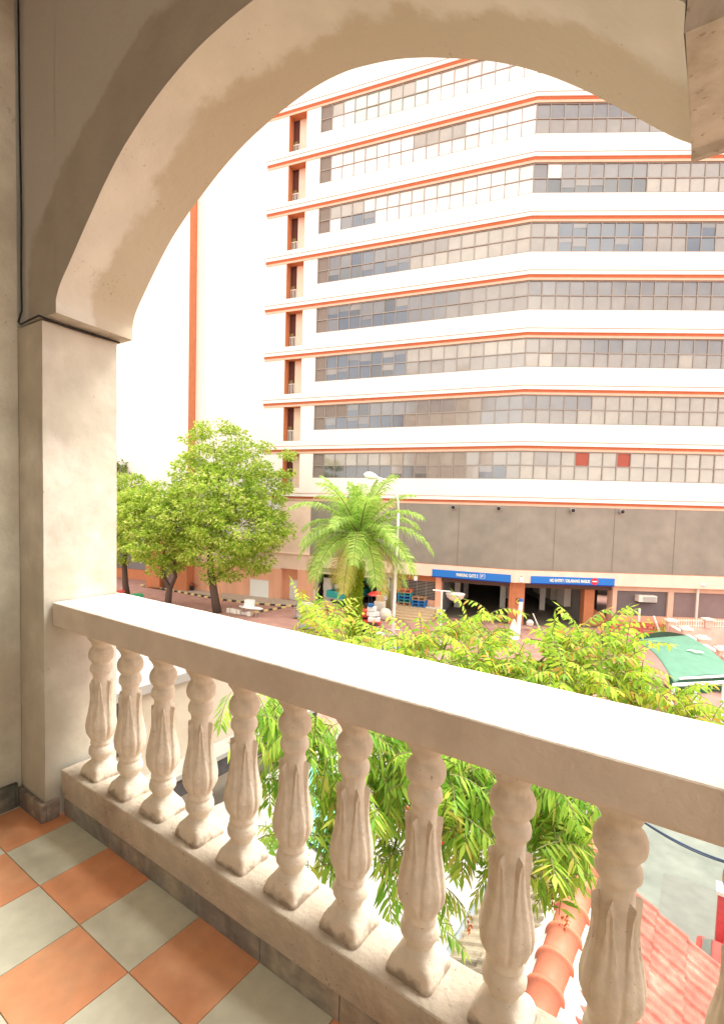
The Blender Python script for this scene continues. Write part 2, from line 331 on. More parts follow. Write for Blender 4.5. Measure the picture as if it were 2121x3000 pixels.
def dirtfoot(m):
    t = m.node_tree; n = t.nodes.new; l = t.links.new; b = t.nodes['Principled BSDF']; old = b.inputs['Base Color'].links[0].from_socket
    tcn = n('ShaderNodeTexCoord'); sp = n('ShaderNodeSeparateXYZ'); l(tcn.outputs['Object'], sp.inputs[0]); nz_ = n('ShaderNodeTexNoise'); nz_.inputs['Scale'].default_value = 22; nz_.inputs['Detail'].default_value = 7
    oi = n('ShaderNodeObjectInfo'); ad = n('ShaderNodeVectorMath'); ad.operation = 'ADD'; l(tcn.outputs['Object'], ad.inputs[0]); l(oi.outputs['Location'], ad.inputs[1]); l(ad.outputs[0], nz_.inputs['Vector'])
    k = n('ShaderNodeMath'); k.operation = 'MULTIPLY_ADD'; k.inputs[1].default_value = -.10; l(nz_.outputs[0], k.inputs[0]); l(sp.outputs['Z'], k.inputs[2])
    mr = n('ShaderNodeMapRange'); mr.inputs['From Min'].default_value = -.045; mr.inputs['From Max'].default_value = -.022; mr.inputs['To Min'].default_value = .75; mr.inputs['To Max'].default_value = 0; l(k.outputs[0], mr.inputs[0])
    mm = n('ShaderNodeMix'); mm.data_type = 'RGBA'; l(mr.outputs[0], mm.inputs[0]); l(old, mm.inputs[6]); mm.inputs[7].default_value = (.22, .16, .115, 1)
    # specks and chips
    n2 = n('ShaderNodeTexNoise'); n2.inputs['Scale'].default_value = 95; n2.inputs['Detail'].default_value = 3; l(ad.outputs[0], n2.inputs['Vector'])
    r2 = n('ShaderNodeMapRange'); r2.inputs['From Min'].default_value = .70; r2.inputs['From Max'].default_value = .74; r2.inputs['To Max'].default_value = .6; l(n2.outputs[0], r2.inputs[0])
    m3 = n('ShaderNodeMix'); m3.data_type = 'RGBA'; l(r2.outputs[0], m3.inputs[0]); l(mm.outputs[2], m3.inputs[6]); m3.inputs[7].default_value = (.25, .18, .13, 1); l(m3.outputs[2], b.inputs['Base Color'])
dirtfoot(M['baluster'])
def baluster_mesh():
    b = MB(); nz_, nt_ = 210, 144; n0 = 0
    for i in range(nz_+1):
        z = -.557-(1.212-.557)*i/nz_
        r0 = prof_r(z)
        for k in range(nt_):
            th = 2*math.pi*k/nt_; r_ = r0
            if -1.045 < z < -.792:                      # six raised acanthus petals with pointed curled tips
                sec = math.pi/3; hgt = (z+1.045)/.253      # 0 bottom .. 1 tip
                u_ = ((th+.1+.10*max(0, hgt-.6)) % sec)/sec*2-1
                wid = 1.0 if hgt < .34 else (1.0-.58*((hgt-.34)/.46)**.9 if hgt < .80 else max(0.0, .42*(1-((hgt-.80)/.20)**2.5)**.6))
                e = wid-abs(u_)
                if e > 0:
                    lift = .0045+.0115*max(0, (hgt-.55)/.45)**1.2
                    edge = min(1, e/(.30 if hgt < .5 else .14)); edge = edge*edge*(3-2*edge)
                    bot = min(1, hgt/.10); w2 = abs(u_)/max(wid, .05)
                    r_ += (lift+.0012-.0026*math.exp(-(w2/.30)**2)*(1 if hgt < .9 else .3))*edge*bot
            if z < -1.141:                               # square foot
                f = min(1, (-1.141-z)/.024)
                c_, s_ = abs(math.cos(th)), abs(math.sin(th)); n_ = 2+f*9
                sq = (c_**n_+s_**n_)**(-1/n_); r_ = r_*(1+(sq-1)*f)*(1-.03*f)
            b.v.append((r_*math.cos(th), r_*math.sin(th), z+1.212))
    for i in range(nz_):
        for k in range(nt_):
            a_ = i*nt_+k; c_ = i*nt_+(k+1) % nt_; b.f.append((a_, a_+nt_, c_+nt_, c_)); b.m.append(0)
    return b
bm0 = None
where = ['beside the plastered pillar', 'second from the plastered pillar', 'third from the plastered pillar', 'fourth from the plastered pillar', 'fifth from the plastered pillar', 'sixth from the plastered pillar',
         'seventh from the plastered pillar', 'eighth from the plastered pillar, third complete one from the right', 'second complete one from the right, before the grey tiles', 'nearest and largest, before the red tiled roof', 'cut off by the right edge of the picture']
for i in range(11):
    if bm0 is None:
        bm0 = baluster_mesh().build('baluster', M['baluster'], smooth=True, sharp=40); o = bm0
    else:
        o = bm0.copy(); COL.objects.link(o)
    o.location = (-.116-.219*(9-i), 1.19, -1.212); o.rotation_euler = (0, 0, R(random.uniform(-2, 2)))
    tag(o, 'leafy cast baluster '+where[i], 'baluster', 'balusters under the rail')
# left pilaster and end wall
pl = empty('pillar', (-2.4, 1.2, -1.42), label='cream plastered square pillar with stained side carrying the left end of the arch', cat='pillar')
PF = Fr((2.4, -1.2, 1.42), (1, 0, 0), (0, 1, 0))
def slab(fr, x, y0, y1, z0, z1, nu, nv, amp=.002, s=1):          # uneven face in the plane X = x
    return lambda u, v: fr((x+s*(noise.noise(Vector((u*(y1-y0)*6, v*(z1-z0)*6, x)))*amp+noise.noise(Vector((u*(y1-y0)*22, v*(z1-z0)*22, x)))*amp*.4), y0+(y1-y0)*u, z0+(z1-z0)*v))
sh = MB().box(PF, (-2.56, 1.036, -1.42), (-2.272, 1.372, .722))
sh.grid(slab(PF, -2.270, 1.037, 1.371, -1.5, .720, 0, 0), 40, 220)
sh.build('shaft', M['pil_plaster'], pl)
MB().box(PF, (-2.49, 1.012, -1.42), (-2.252, 1.034, -1.338)).box(PF, (-2.268, 1.034, -1.42), (-2.248, 1.09, -1.335)).build('skirting', mat('skirting_pillar', (.20, .175, .155), .8, .25, 7, .7, 40, col2=(.36, .30, .24), thr=.57, soft=.09), pl, bevel=.004)
wl = empty('balcony_wall', (-2.6, 0, -1.42), label='stained grey green plaster wall closing the left end of the balcony', cat='wall')
WF = Fr((2.6, 0, 1.42), (1, 0, 0), (0, 1, 0))
b = MB().box(WF, (-2.72, -3.2, -1.42), (-2.492, 1.034, 2.36))
b.grid(slab(WF, -2.490, -3.2, 1.034, -1.5, 2.36, 0, 0, .003), 160, 120)
b.build('plaster_face', M['wall_plaster'], wl)
sk = MB(); y = -3.2
while y < 1.0: sk.box(WF, (-2.488, y+.0015, -1.42), (-2.465, min(y+.299, 1.010), -1.31)); y += .30
sk.build('skirting', mat('skirting_green', (.12, .125, .10), .75, .2, 6, .4, 40, col2=(.24, .22, .18), thr=.6, soft=.06), wl, bevel=.002)
# arch wall: lofted between the measured inner and outer curves
OUT = [(-2.190, .722), (-2.190, .777), (-2.165, .840), (-2.095, .918), (-2.010, 1.003), (-1.928, 1.078), (-1.860, 1.128), (-1.776, 1.180), (-1.690, 1.226), (-1.591, 1.275), (-1.480, 1.318), (-1.358, 1.350), (-1.260, 1.368), (-1.155, 1.379), (-1.060, 1.377),
       (-.975, 1.364), (-.846, 1.328), (-.750, 1.290), (-.671, 1.252), (-.541, 1.184), (-.423, 1.105), (-.315, 1.017), (-.215, .923), (-.124, .835), (-.082, .800), (-.078, .790), (-.076, .772)]
INN = [(-2.192, .742), (-2.192, .787), (-2.153, .848), (-2.070, .921), (-1.992, .990), (-1.907, 1.062), (-1.827, 1.128), (-1.733, 1.194), (-1.644, 1.242), (-1.544, 1.286), (-1.436, 1.322), (-1.323, 1.348), (-1.235, 1.358), (-1.140, 1.363), (-1.030, 1.360),
       (-.930, 1.348), (-.820, 1.322), (-.720, 1.290), (-.640, 1.255), (-.530, 1.190), (-.430, 1.120), (-.330, 1.040), (-.200, .925), (-.125, .865), (-.095, .845), (-.080, .825), (-.082, .785)]
YI, YO = 1.055, 1.400
def fine(c, k=6):
    o_ = []
    for i in range(len(c)-1):
        p0 = c[max(i-1, 0)]; p1 = c[i]; p2 = c[i+1]; p3 = c[min(i+2, len(c)-1)]
        for q in range(k):
            t = q/k
            def cr_(a, b_, c_, d): return b_+.5*t*(c_-a+t*(2*a-5*b_+4*c_-d+t*(3*(b_-c_)+d-a)))
            if i in (0, len(c)-2): o_.append((p1[0]+(p2[0]-p1[0])*t, p1[1]+(p2[1]-p1[1])*t))
            else: o_.append((cr_(p0[0], p1[0], p2[0], p3[0]), cr_(p0[1], p1[1], p2[1], p3[1])))
    o_.append(c[-1]); return o_
FO, FI = fine(OUT), fine(INN); NA = len(FO)-1
ar = empty('arch', (-1.13, 1.2, .75), label='thick plastered arch over the balcony opening with stained soffit', cat='arch')
AF = Fr((1.13, -1.2, -.75), (1, 0, 0), (0, 1, 0))
b = MB()
def soff(u, v):
    i = min(int(u*NA+.001), NA); a, c = FI[i], FO[i]
    nn = noise.noise(Vector((a[0]*5, v*2.5, a[1]*5)))*.004+noise.noise(Vector((a[0]*18, v*7, a[1]*18)))*.0018
    e = math.sin(math.pi*v)
    return AF((a[0]+(c[0]-a[0])*v, YI+(YO-YI)*v, a[1]+(c[1]-a[1])*v+nn*e))
b.grid(soff, NA, 26)
b.build('soffit', M['soffit'], ar, smooth=True)
b = MB(); TOPZ = 2.36
for (cv, yy, fl_) in ((FI, YI, 1), (FO, YO, 0)):                 # wall faces above the curve
    for i in range(NA):
        a, c = cv[i], cv[i+1]
        b.quad([AF((a[0], yy, a[1])), AF((c[0], yy, c[1])), AF((c[0], yy, TOPZ)), AF((a[0], yy, TOPZ))], 0)
b.quad([AF((-2.56, YI, .742)), AF((-2.19, YI, .742)), AF((-2.19, YI, TOPZ)), AF((-2.56, YI, TOPZ))]); b.quad([AF((-2.19, YO, .722)), AF((-2.56, YO, .722)), AF((-2.56, YO, TOPZ)), AF((-2.19, YO, TOPZ))])
b.build('spandrel', M['spandrel'], ar)
b = MB()
# left impost block and right impost block (undersides show)
def blk(x0, x1, zi, zo):
    v = [(x0, YI, zi), (x1, YI, zi), (x1, YO, zo), (x0, YO, zo)]
    b.quad([AF(p_) for p_ in v])
blk(-2.56, -2.190, .742, .722); 
def rund(u, v):
    x_ = -.080+u*1.0; y_ = YI+(YO-YI)*v
    nn = (noise.noise(Vector((x_*14, y_*14, 3)))*.004+noise.noise(Vector((x_*40, y_*40, 5)))*.002)*math.sin(math.pi*v)
    drip = -.012 if v > .95 else 0
    return AF((x_, y_, .785+(.772-.785)*v+nn+drip))
b.build('impost', M['impostm'], ar); b = MB(); b.grid(rund, 60, 24)
b.quad([AF((-.082, YI, .785)), AF((.9, YI, .785)), AF((.9, YI, TOPZ)), AF((-.082, YI, TOPZ))])
b.quad([AF((-.076, YO, .760)), AF((.9, YO, .760)), AF((.9, YO, TOPZ)), AF((-.076, YO, TOPZ))])
b.quad([AF((.9, YI, .7)), AF((.9, YO, .7)), AF((.9, YO, TOPZ)), AF((.9, YI, TOPZ))])
b.build('impost', M['impostm'], ar)
MB().box(ID, (-2.72, -3.2, 2.345), (3.2, 1.42, 2.5)).build('ceiling', M['ceiling'], kind='structure')
bw = empty('added_rear_wall', (0, -2.4, -1.42), label='unseen plaster wall added behind the camera to darken the balcony', cat='wall')
BWF = Fr((0, 2.4, 1.42), (1, 0, 0), (0, 1, 0))
MB().box(BWF, (-2.72, -2.45, -1.42), (3.2, -2.3, 2.36)).build('plaster_face', M['wall_plaster'], bw)  # added out of view so less light reaches the balcony from behind
ew = empty('added_end_wall', (2.4, -.6, -1.42), label='unseen low plaster wall added at the right balcony end to limit fill light', cat='wall')
MB().box(Fr((-2.4, .6, 1.42), (1, 0, 0), (0, 1, 0)), (2.2, -2.3, -1.42), (2.4, 1.05, -.46)).build('plaster_face', M['wall_plaster'], ew)  # unseen wall added to cut fill light, kept low to let some in
pr_ = empty('pillar', (.5, 1.2, -1.42), label='plastered pillar outside the picture at the right end of the rail', cat='pillar')
MB().box(Fr((-.5, -1.2, 1.42), (1, 0, 0), (0, 1, 0)), (.33, 1.08, -1.42), (.66, 1.372, .765)).build('shaft', M['pil_plaster'], pr_)
# cable stapled along the corner
wr = MB()
pts = [(-2.478, 1.040, 2.345), (-2.482, 1.044, 1.6), (-2.478, 1.046, 1.2), (-2.481, 1.044, .95), (-2.478, 1.044, .80), (-2.470, 1.026, .745), (-2.44, 1.024, .728), (-2.36, 1.026, .735), (-2.285, 1.028, .738), (-2.262, 1.036, .728), (-2.258, 1.12, .716), (-2.258, 1.25, .712), (-2.258, 1.372, .713)]
pts = [(p_[0]+.008, p_[1], p_[2]) for p_ in pts]
wr.tube(pts, .0042, 6).build('cable', M['wire'], smooth=True, label='black cable running down the wall corner and along the pillar top', cat='cable')

# ------------------------------------------------------------------ ground
MB().box(ID, (-400, -300, G-.3), (400, 600, G)).build('ground', M['paving'], kind='structure')
b = MB(); b.quad([(-5.2, 7, G+.008), (14, 7, G+.008), (14, 30, G+.008), (-3.5, 30, G+.008), (-9, 12, G+.008)]); b.build('yard', M['concrete'], kind='structure')
b = MB(); q = [(-.55, 14.2), (3, 14.2), (3, 17.3), (-.55, 17.0)]; b.quad([(x_, y_, G+.014) for x_, y_ in q])
b.build('yard_patch', mat('yard_patch_concrete', (.145, .152, .13), .9, .08, .8), kind='structure')

# ------------------------------------------------------------------ the office block
A1, A2 = .2395521, .5835009
d1 = Vector((math.cos(A1), math.sin(A1), 0)); d2 = Vector((math.cos(A2), math.sin(A2), 0))
n1 = Vector((-d1.y, d1.x, 0)); n2 = Vector((-d2.y, d2.x, 0))
BC = Vector((-13.35, 45, 0))
ob = empty('office_block', (BC.x, BC.y, G), label='tall cream office block with ribbon windows, red trim and street level car park', cat='building')
OFF = Vector((-BC.x, -BC.y, -G))
F1 = Fr(BC+OFF, -d1, -n1); F2 = Fr(BC+OFF, d2, -n2)        # building-local frames: (along, outwards, z)
W1 = Fr(BC, -d1, -n1); W2 = Fr(BC, d2, -n2)                # the same in world space
Z = lambda i: 33.382-4.6945*i
S_WIN, S_ST0, S_ST1, S_TIP, S_END = 19.36, 20.78, 22.75, 25.1, 33.6
T_END = 34.0
rng = range(-1, 8)
wall = MB()
ex = math.tan((A2-A1)/2)
def wrap(mb, z0, z1, o0, o1, s1=S_TIP, t1=T_END, m=0):       # a band running round the corner, mitred
    c = [F1((s1, o1, z0)), F1((-o1*ex, o1, z0)), F2((t1, o1, z0))]; d = [F1((s1, o0, z0)), F1((-o0*ex, o0, z0)), F2((t1, o0, z0))]
    up = Vector((0, 0, z1-z0))
    for k in (0, 1):
        mb.quad([c[k], c[k+1], c[k+1]+up, c[k]+up], m); mb.quad([d[k], d[k+1], c[k+1], c[k]], m); mb.quad([c[k]+up, c[k+1]+up, d[k+1]+up, d[k]+up], m)
    mb.quad([d[0], c[0], c[0]+up, d[0]+up], m)
# spandrels
for i in rng:
    top = Z(i)+.33 if i > -1 else 0
zz = [(Z(-1), 41.5)]+[(Z(i), Z(i-1)-2.83) for i in range(0, 8)]
for (z0, z1) in zz: wrap(wall, z0, z1, -.4, 0, s1=S_WIN)
for i in range(0, 8): wall.box(F1, (S_WIN+.002, -.4, Z(i)), (S_ST0, 0, Z(i-1)-.001))
wall.box(F1, (S_WIN+.002, -.4, Z(-1)), (S_ST0, 0, 41.5))
for i in range(0, 8):
    wall.box(F1, (S_ST0+.002, -.5, Z(i)), (S_ST1-.002, -.003, Z(i-1)-3.83))
wall.box(F1, (S_ST0+.002, -.5, Z(-1)-.35), (S_ST1-.002, -.003, 41.5))
wall.box(F1, (S_ST1, -.5, -4.0), (S_END, 0, 41.5))
for i in rng:
    if i < 7: wall.box(F1, (S_ST0+.002, -.45, Z(i)-.33), (S_ST1-.002, -.004, Z(i)-.001))
wall.build('facade_wall', M['bwhite'], ob)
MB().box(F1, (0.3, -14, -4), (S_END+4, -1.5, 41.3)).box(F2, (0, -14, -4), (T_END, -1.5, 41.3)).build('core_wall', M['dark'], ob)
# mouldings: one per storey
for i in rng:
    b = MB(); z = Z(i)
    wrap(b, z, z+.30, 0.002, .20, m=0)
    wrap(b, z+.302, z+.335, 0.003, .225, s1=S_TIP+.03, m=1)
    wrap(b, z-.20, z-.002, 0.002, .10, s1=S_TIP-.05, m=1)
    wrap(b, z-.42, z-.202, 0.002, .055, s1=S_TIP-.1, m=2)
    b.build('string_course', [M['bwhite'], M['red'], M['peach']], ob)
# windows
random.seed(11)
PW = 1.1367
def band(fr, i, cols, top, pick, louv=None, name='window'):
    z1 = top-.43; z0 = top-2.83; zm = (z0+z1)/2
    fb = MB(); gb = MB(); L0 = cols*PW
    for k in range(cols+1): fb.box(fr, (k*PW-.035, -.12, z0), (k*PW+.035, -.03, z1))
    fb.box(fr, (0, -.12, zm-.04), (L0, -.027, zm+.04)); fb.box(fr, (0, -.12, z0), (L0, -.025, z0+.07)); fb.box(fr, (0, -.12, z1-.07), (L0, -.026, z1))
    for k in range(cols):
        for r_ in (0, 1):
            m = pick(k, r_); a = (k*PW+.035, k*PW+PW-.035); zz_ = (z0+.07, zm-.04) if r_ == 0 else (zm+.04, z1-.07)
            tx, tz = random.uniform(-.012, .012), random.uniform(-.012, .012)
            gb.quad([fr((a[0], -.10-tx-tz, zz_[0])), fr((a[1], -.10+tx-tz, zz_[0])), fr((a[1], -.10+tx+tz, zz_[1])), fr((a[0], -.10-tx+tz, zz_[1]))], m)
            if m in (3, 4) and random.random() < .5:             # part drawn blind inside
                h = random.choice((.35, .5, .65)); gb.quad([fr((a[0], -.085, zz_[1]-h*(zz_[1]-zz_[0]))), fr((a[1], -.085, zz_[1]-h*(zz_[1]-zz_[0]))), fr((a[1], -.085, zz_[1])), fr((a[0], -.085, zz_[1]))], random.choice((1, 2, 2)))
    f = fb.build(name, M['frame'], ob); gb.build('glazing', PN, f)
    return f
def sm(k, i, r_): return min(.999, max(0, .5+.95*noise.noise(Vector((k*.33+.2, i*3.1+.3, r_*5.2+.1)))+random.uniform(-.06, .06)))
def c1(i):
    def pk(k, r_):
        if k == 16: return 7
        if i == 5 and k in (14, 15) and r_ == 1: return 7
        rr = sm(k, i, r_)
        if i == -1: return (8 if 8 <= k <= 13 else 0) if r_ == 0 else ((8 if rr < .5 else 5) if k > 7 else 9)
        if i == 0: return (9 if 3 < k < 8 else 0) if r_ == 0 else (5 if 4 < k < 9 else (0 if rr < .5 else 9))
        if i == 1:
            if r_ == 0 and k in (12, 13, 14): return random.choice((3, 2))
            return 0 if r_ == 0 else ((0 if rr < .5 else 9) if k < 13 else 5)
        if i == 2:
            if k > 8: return 3 if rr < .35 else (4 if r_ == 0 else 2)  # left columns: dark reflection of a tower put into the pane tints
            return 5 if rr < .6 else 1
        if i in (3, 4, 5):
            if k > 8: return 3 if rr < .6 else (4 if rr < .8 else 2)  # blue and dark tints stand in for a tower's reflection
            if i == 4: return 5 if r_ == 1 else 1
            return 1 if rr < .5 else 2
        if i == 6:
            if r_ == 1: return 5 if k > 8 else 1
            return 4 if k > 6 else (3 if k in (1, 2) else 1)
        return 2
    return pk
def c2(i):  # grey above, beige below: reflected sky gradient painted into the pane tints
    def pk(k, r_):
        rr = sm(k, i, r_)
        if i == 0: return 1 if r_ == 0 else 2
        if i == 1:
            if k == 1 and r_ == 1: return 0
            if k in (0,): return 2
            if k < 8: return 4 if r_ == 0 else 2
            return 5 if r_ == 0 else 1
        if i == 2: return 3 if k in (2, 3, 4, 5, 6, 7, 11, 12, 14) else (1 if rr < .6 else 2)
        if i == 3: return 2 if r_ == 1 else 1
        if i == 4: return (2 if k > 3 else 1) if r_ == 1 else (1 if rr < .6 else 5)
        if i == 5: return (2 if k < 5 else 5) if r_ == 1 else (1 if k < 4 else 5)
        if i == 6:
            if r_ == 1 and k in (4, 7): return 6
            return 5 if rr < .8 else 1
        return 2
    return pk
for i in range(-1, 7):
    band(F1, i, 17, Z(i), c1(i)); band(F2, i, 29, Z(i), c2(i))
# stair openings: jamb, slot, pale panel, railing
b = MB(); rb = MB()
for i in range(-1, 7):
    zt, zb = Z(i)-.33, Z(i)-3.83
    b.box(F1, (S_ST1-.06, -.9, zb), (S_ST1-.001, -.002, zt), 0); b.box(F1, (S_ST0, -.9, zt-.06), (S_ST1-.06, -.004, zt-.001), 0)
    b.box(F1, (S_ST0+.001, -.95, zb), (S_ST0+.06, -.003, zt-.06), 2)
    b.box(F1, (S_ST0+.06, -1.0, zb), (22.02, -.9, zt-.06), 1); b.box(F1, (22.022, -1.3, zb), (S_ST1, -1.05, zt-.06), 3)
    b.box(F1, (22.3, -1.04, zb), (S_ST1-.061, -1.02, zb+1.6), 4)
    so_ = b.build('stair_opening', [M['orange'], M['bwhite2'], M['bwhite2'], M['stairbrown'], M['olive']], ob); b = MB()
    rb = MB()
    for k in range(4): rb.box(F1, (22.08+k*.17, -.93, zb), (22.13+k*.17, -.89, zb+1.15))
    rb.box(F1, (22.06, -.94, zb+1.15), (22.70, -.88, zb+1.22)); rb.build('railing', M['white'], so_)
# left wing standing proud, with the orange return seen edge-on
b = MB().box(F1, (S_END, -6, -4.4), (39.3, 1.2, 41.5), 0); b.build('left_wing', [M['bwhite']], ob)
b = MB().box(F1, (S_END-.03, .002, -10.2), (S_END-.001, 1.22, 41.4)); b.build('wing_return', M['orange'], ob)
b = MB().box(F1, (35.05, -6, G), (S_END-.03, 1.2, -4.401), 0).box(F1, (37.1, .2, G), (35.052, 1.19, -4.402), 0)
b = MB()
for (a_, c_) in (((S_END, -.5, G), (35.4, 1.202, -4.401)), ((37.3, -.5, G), (39.3, 1.203, -4.401)), ((35.401, -.5, -6.4), (37.299, 1.19, -4.401))): MB().box(F1, a_, c_).build('wing_pier', M['orange'], ob)
MB().box(F1, (35.402, -.5, G), (37.298, .5, -6.401)).build('shutter', M['panelw'], ob)
b = MB().box(F1, (39.302, -9, -6.9), (48, -3.2, 30)); b.build('rear_wing', M['bwhite'], ob)
MB().box(F1, (39.302, -9, -9.0), (62, -3.3, -5.2)).build('fluted_gate', M['grey'], ob)
MB().box(F1, (39.302, -9, G), (62, -3.0, -9.002)).build('low_wall', M['orange'], ob)
# lower salmon walls of face one
b = MB()
b.box(F1, (S_ST1, -.5, -7.0), (S_END-.031, .003, -3.999), 0); b.box(F1, (22.66, -1.05, G), (S_END-.031, .004, -7.001), 1)
b.box(F1, (19.43, -.5, -6.9), (S_ST1-.001, .002, Z(7)-.43), 0)
b.box(F1, (19.25, -.5, G), (20.77, .004, -6.901), 1); b.box(F1, (20.771, -1.0, G), (22.659, -.8, -6.901), 1)
b.box(F1, (19.43, .003, -5.35), (33, .12, -5.25), 0)
b.build('street_wall', [M['bwhite2'], M['salmon']], ob)
for nm, s0, s1_, z0, z1, o0 in (('white_panel', 24.07, 26.29, -10.15, -8.33, .005), ('door', 20.80, 22.0, G+.02, -8.15, -.79)):
    f = MB().box(F1, (s0, o0, z0), (s1_, o0+.06, z1)).build(nm, M['white'], ob)
    MB().box(F1, (s0-.05, o0-.001, z1), (s1_+.05, o0+.08, z1+.06)).build('lintel', M['offwhite'], f)
MB().box(F1, (19.75, .005, -9.9), (20.25, .1, -8.9)).build('notice_box', M['yellow'], ob)
# screen round both faces
b = MB(); wrap(b, -5.35, Z(7)-.43, -.3, .03, s1=19.43); b.build('louvre_screen', M['screen'], ob)
jb = mat('joint_brown', (.19, .165, .135), .7, 0)
for s_ in (4.9, 9.8, 14.7): MB().box(F1, (s_, .031, -5.35), (s_+.05, .045, Z(7)-.43)).build('screen_joint', jb, ob)
for t_ in (3.1, 8.0, 13.0, 18): MB().box(F2, (t_, .031, -5.35), (t_+.05, .045, Z(7)-.43)).build('screen_joint', jb, ob)
b = MB(); wrap(b, -6.45, -5.352, -1.6, .28, s1=19.42); b.build('lintel_band', M['bwhite2'], ob)
b = MB(); wrap(b, -5.36, -5.345, .05, .295, s1=19.42); b.build('lintel_trim', M['orange'], ob)
# ground storey, face one
b = MB()
b.box(F1, (10.55, -.8, -6.95), (19.24, -.1, -6.452), 0)
b.box(F1, (10.5, -.8, G), (10.62, -.05, -6.96), 0)
b.box(F1, (12.2, -.8, G), (12.35, -.06, -6.951), 0); b.box(F1, (11.05, -.6, -8.25), (12.19, -.35, -6.951), 0); b.box(F1, (10.63, -.6, G), (11.04, -.35, -6.951), 0)
b.box(F1, (18.7, -.6, G), (18.95, .01, -7.1), 2); b.box(F1, (12.36, -.6, -7.1), (19.2, .012, -6.951), 2)
b.box(F1, (18.951, -.6, G), (19.24, 0, -7.11), 1)
b.build('loading_wall', [mat('render_grey', (.42, .38, .30), .9, .1), M['salmon'], mat('door_frame_cream', (.66, .58, .40), .7, .05)], ob)
MB().box(F1, (11.06, -.5, G+.01), (12.0, -.42, -8.26)).build('door', M['olive'], ob)
b = MB()
b.box(F1, (6.9, -1.2, G), (10.49, -.80, -8.87), 0); b.box(F1, (6.9, -1.2, -7.1), (10.49, -.82, -6.452), 1); b.box(F1, (6.35, -1.4, G), (6.899, -.6, -6.452), 0)
b.build('grille_wall', [M['salmon'], M['orange']], ob)
b = MB()
for k in range(5): b.box(F1, (6.9+k*.88, -.97, -8.87), (6.96+k*.88, -.90, -7.1))
for k in range(13): b.box(F1, (6.9, -.93, -8.86+k*.14), (10.49, -.88, -8.86+k*.14+.065))
b.build('louvre_grille', M['frame'], ob)
MB().box(F1, (6.9, -1.19, -8.869), (10.49, -1.1, -7.101)).build('grille_backing', M['dark'], ob)
# corner pier, gates, garage
b = MB().box(F1, (-.10, -1.3, G), (.42, -.30, -6.452)).box(F2, (-.10, -1.4, G), (.98, -.32, -6.4525)); b.build('corner_pier', M['orange'], ob)
b = MB(); b.box(F2, (6.3, -1.7, G), (7.15, -.9, -6.452)); b.build('gate_pier', M['orange'], ob)
b = MB(); b.box(F1, (.42, -.9, -6.95), (6.34, -.5, -6.4515)); b.box(F2, (.981, -.95, -6.95), (8.35, -.5, -6.4515)); b.build('gate_head', mat('soffit_brown', (.11, .065, .05), .8, .1), ob)
b = MB(); b.quad([F1((6.3, -.4, G+.02)), F1((-.2, -.4, G+.02)), F2((8.4, -.4, G+.02)), F2((14, -22, G+.02)), F1((8, -24, G+.02))]); b.build('garage_floor', M['garagefloor'], ob)
b = MB()
b.box(F1, (6.36, -22, G), (6.6, -1.4, -5.5)); b.box(F1, (-16, -24, G), (20, -22.5, -5.5)); b.box(F2, (6.6, -22, G), (6.9, -2.2, -5.5)); b.quad([F1((6.6, -1.6, -6.4)), F1((.3, -1.6, -6.4)), F2((.3, -1.6, -6.4)), F2((14, -1.6, -6.4)), F2((14, -22, -6.4)), F1((6.6, -24, -6.4))])
b.build('garage_shell', M['garagewall'], ob)
for (s_, o_) in ((5.4, -6), (5.4, -12), (1.2, -8), (1.2, -14), (-2.5, -9)): MB().box(F1, (s_, o_, G), (s_+.5, o_+.5, -6.42)).build('garage_column', M['offwhite'], ob)
for k in range(6): MB().box(F1, (5.3-k*.95, -3.0, -6.75), (4.75-k*.95, -2.9, -6.62)).build('hanging_sign', M['offwhite'], ob)
for k in range(3): MB().box(F2, (5.9, -6-k*3.4, -9.2), (6.5, -4.2-k*3.4, -7.3)).build('garage_panel', M['offwhite'], ob)
b = MB()
b.box(F2, (7.151, -3.4, G), (8.35, -3.0, -6.452), 0); b.box(F2, (8.352, -1.2, G), (T_END, -.22, -9.05), 1); b.box(F2, (8.352, -1.2, -6.9), (T_END, -.22, -6.4527), 2)
b.box(F2, (8.352, -1.2, -9.049), (8.72, -.221, -6.901), 2); b.box(F2, (12.95, -1.2, -9.049), (13.42, -.221, -6.901), 2); b.box(F2, (18.3, -1.2, -9.049), (18.8, -.221, -6.901), 2)
b.build('car_park_wall', [M['dark'], M['salmon'], M['peach']], ob)
b = MB(); b.quad([F2((7.16, -.9, G)), F2((8.3, -.7, G)), F2((8.3, -.7, -9.6)), F2((7.16, -2.9, -8.3))]); b.box(F2, (7.16, -3.0, G), (7.25, -1.7, -8.4)); b.build('ramp_wall', M['orange'], ob)
for t0, t1, m_ in ((8.721, 12.949, mat('shutter_grey', (.16, .13, .13), .55, .05, 1)), (13.421, 18.299, M['panelw']), (18.801, T_END, M['panelw'])):
    MB().box(F2, (t0, -.8, -9.048), (t1, -.42, -6.902)).build('shuttered_window', m_, ob)
# loading bay room
b = MB(); b.box(F1, (12.36, -9, G), (12.5, -.62, -6.95)); b.box(F1, (18.6, -9, G), (18.69, -.62, -6.95)); b.box(F1, (12.36, -9.2, G), (18.69, -9.0, -6.95)); b.box(F1, (12.36, -9.2, -6.94), (18.69, -.82, -6.8))
b.build('loading_bay', M['dark'], ob)
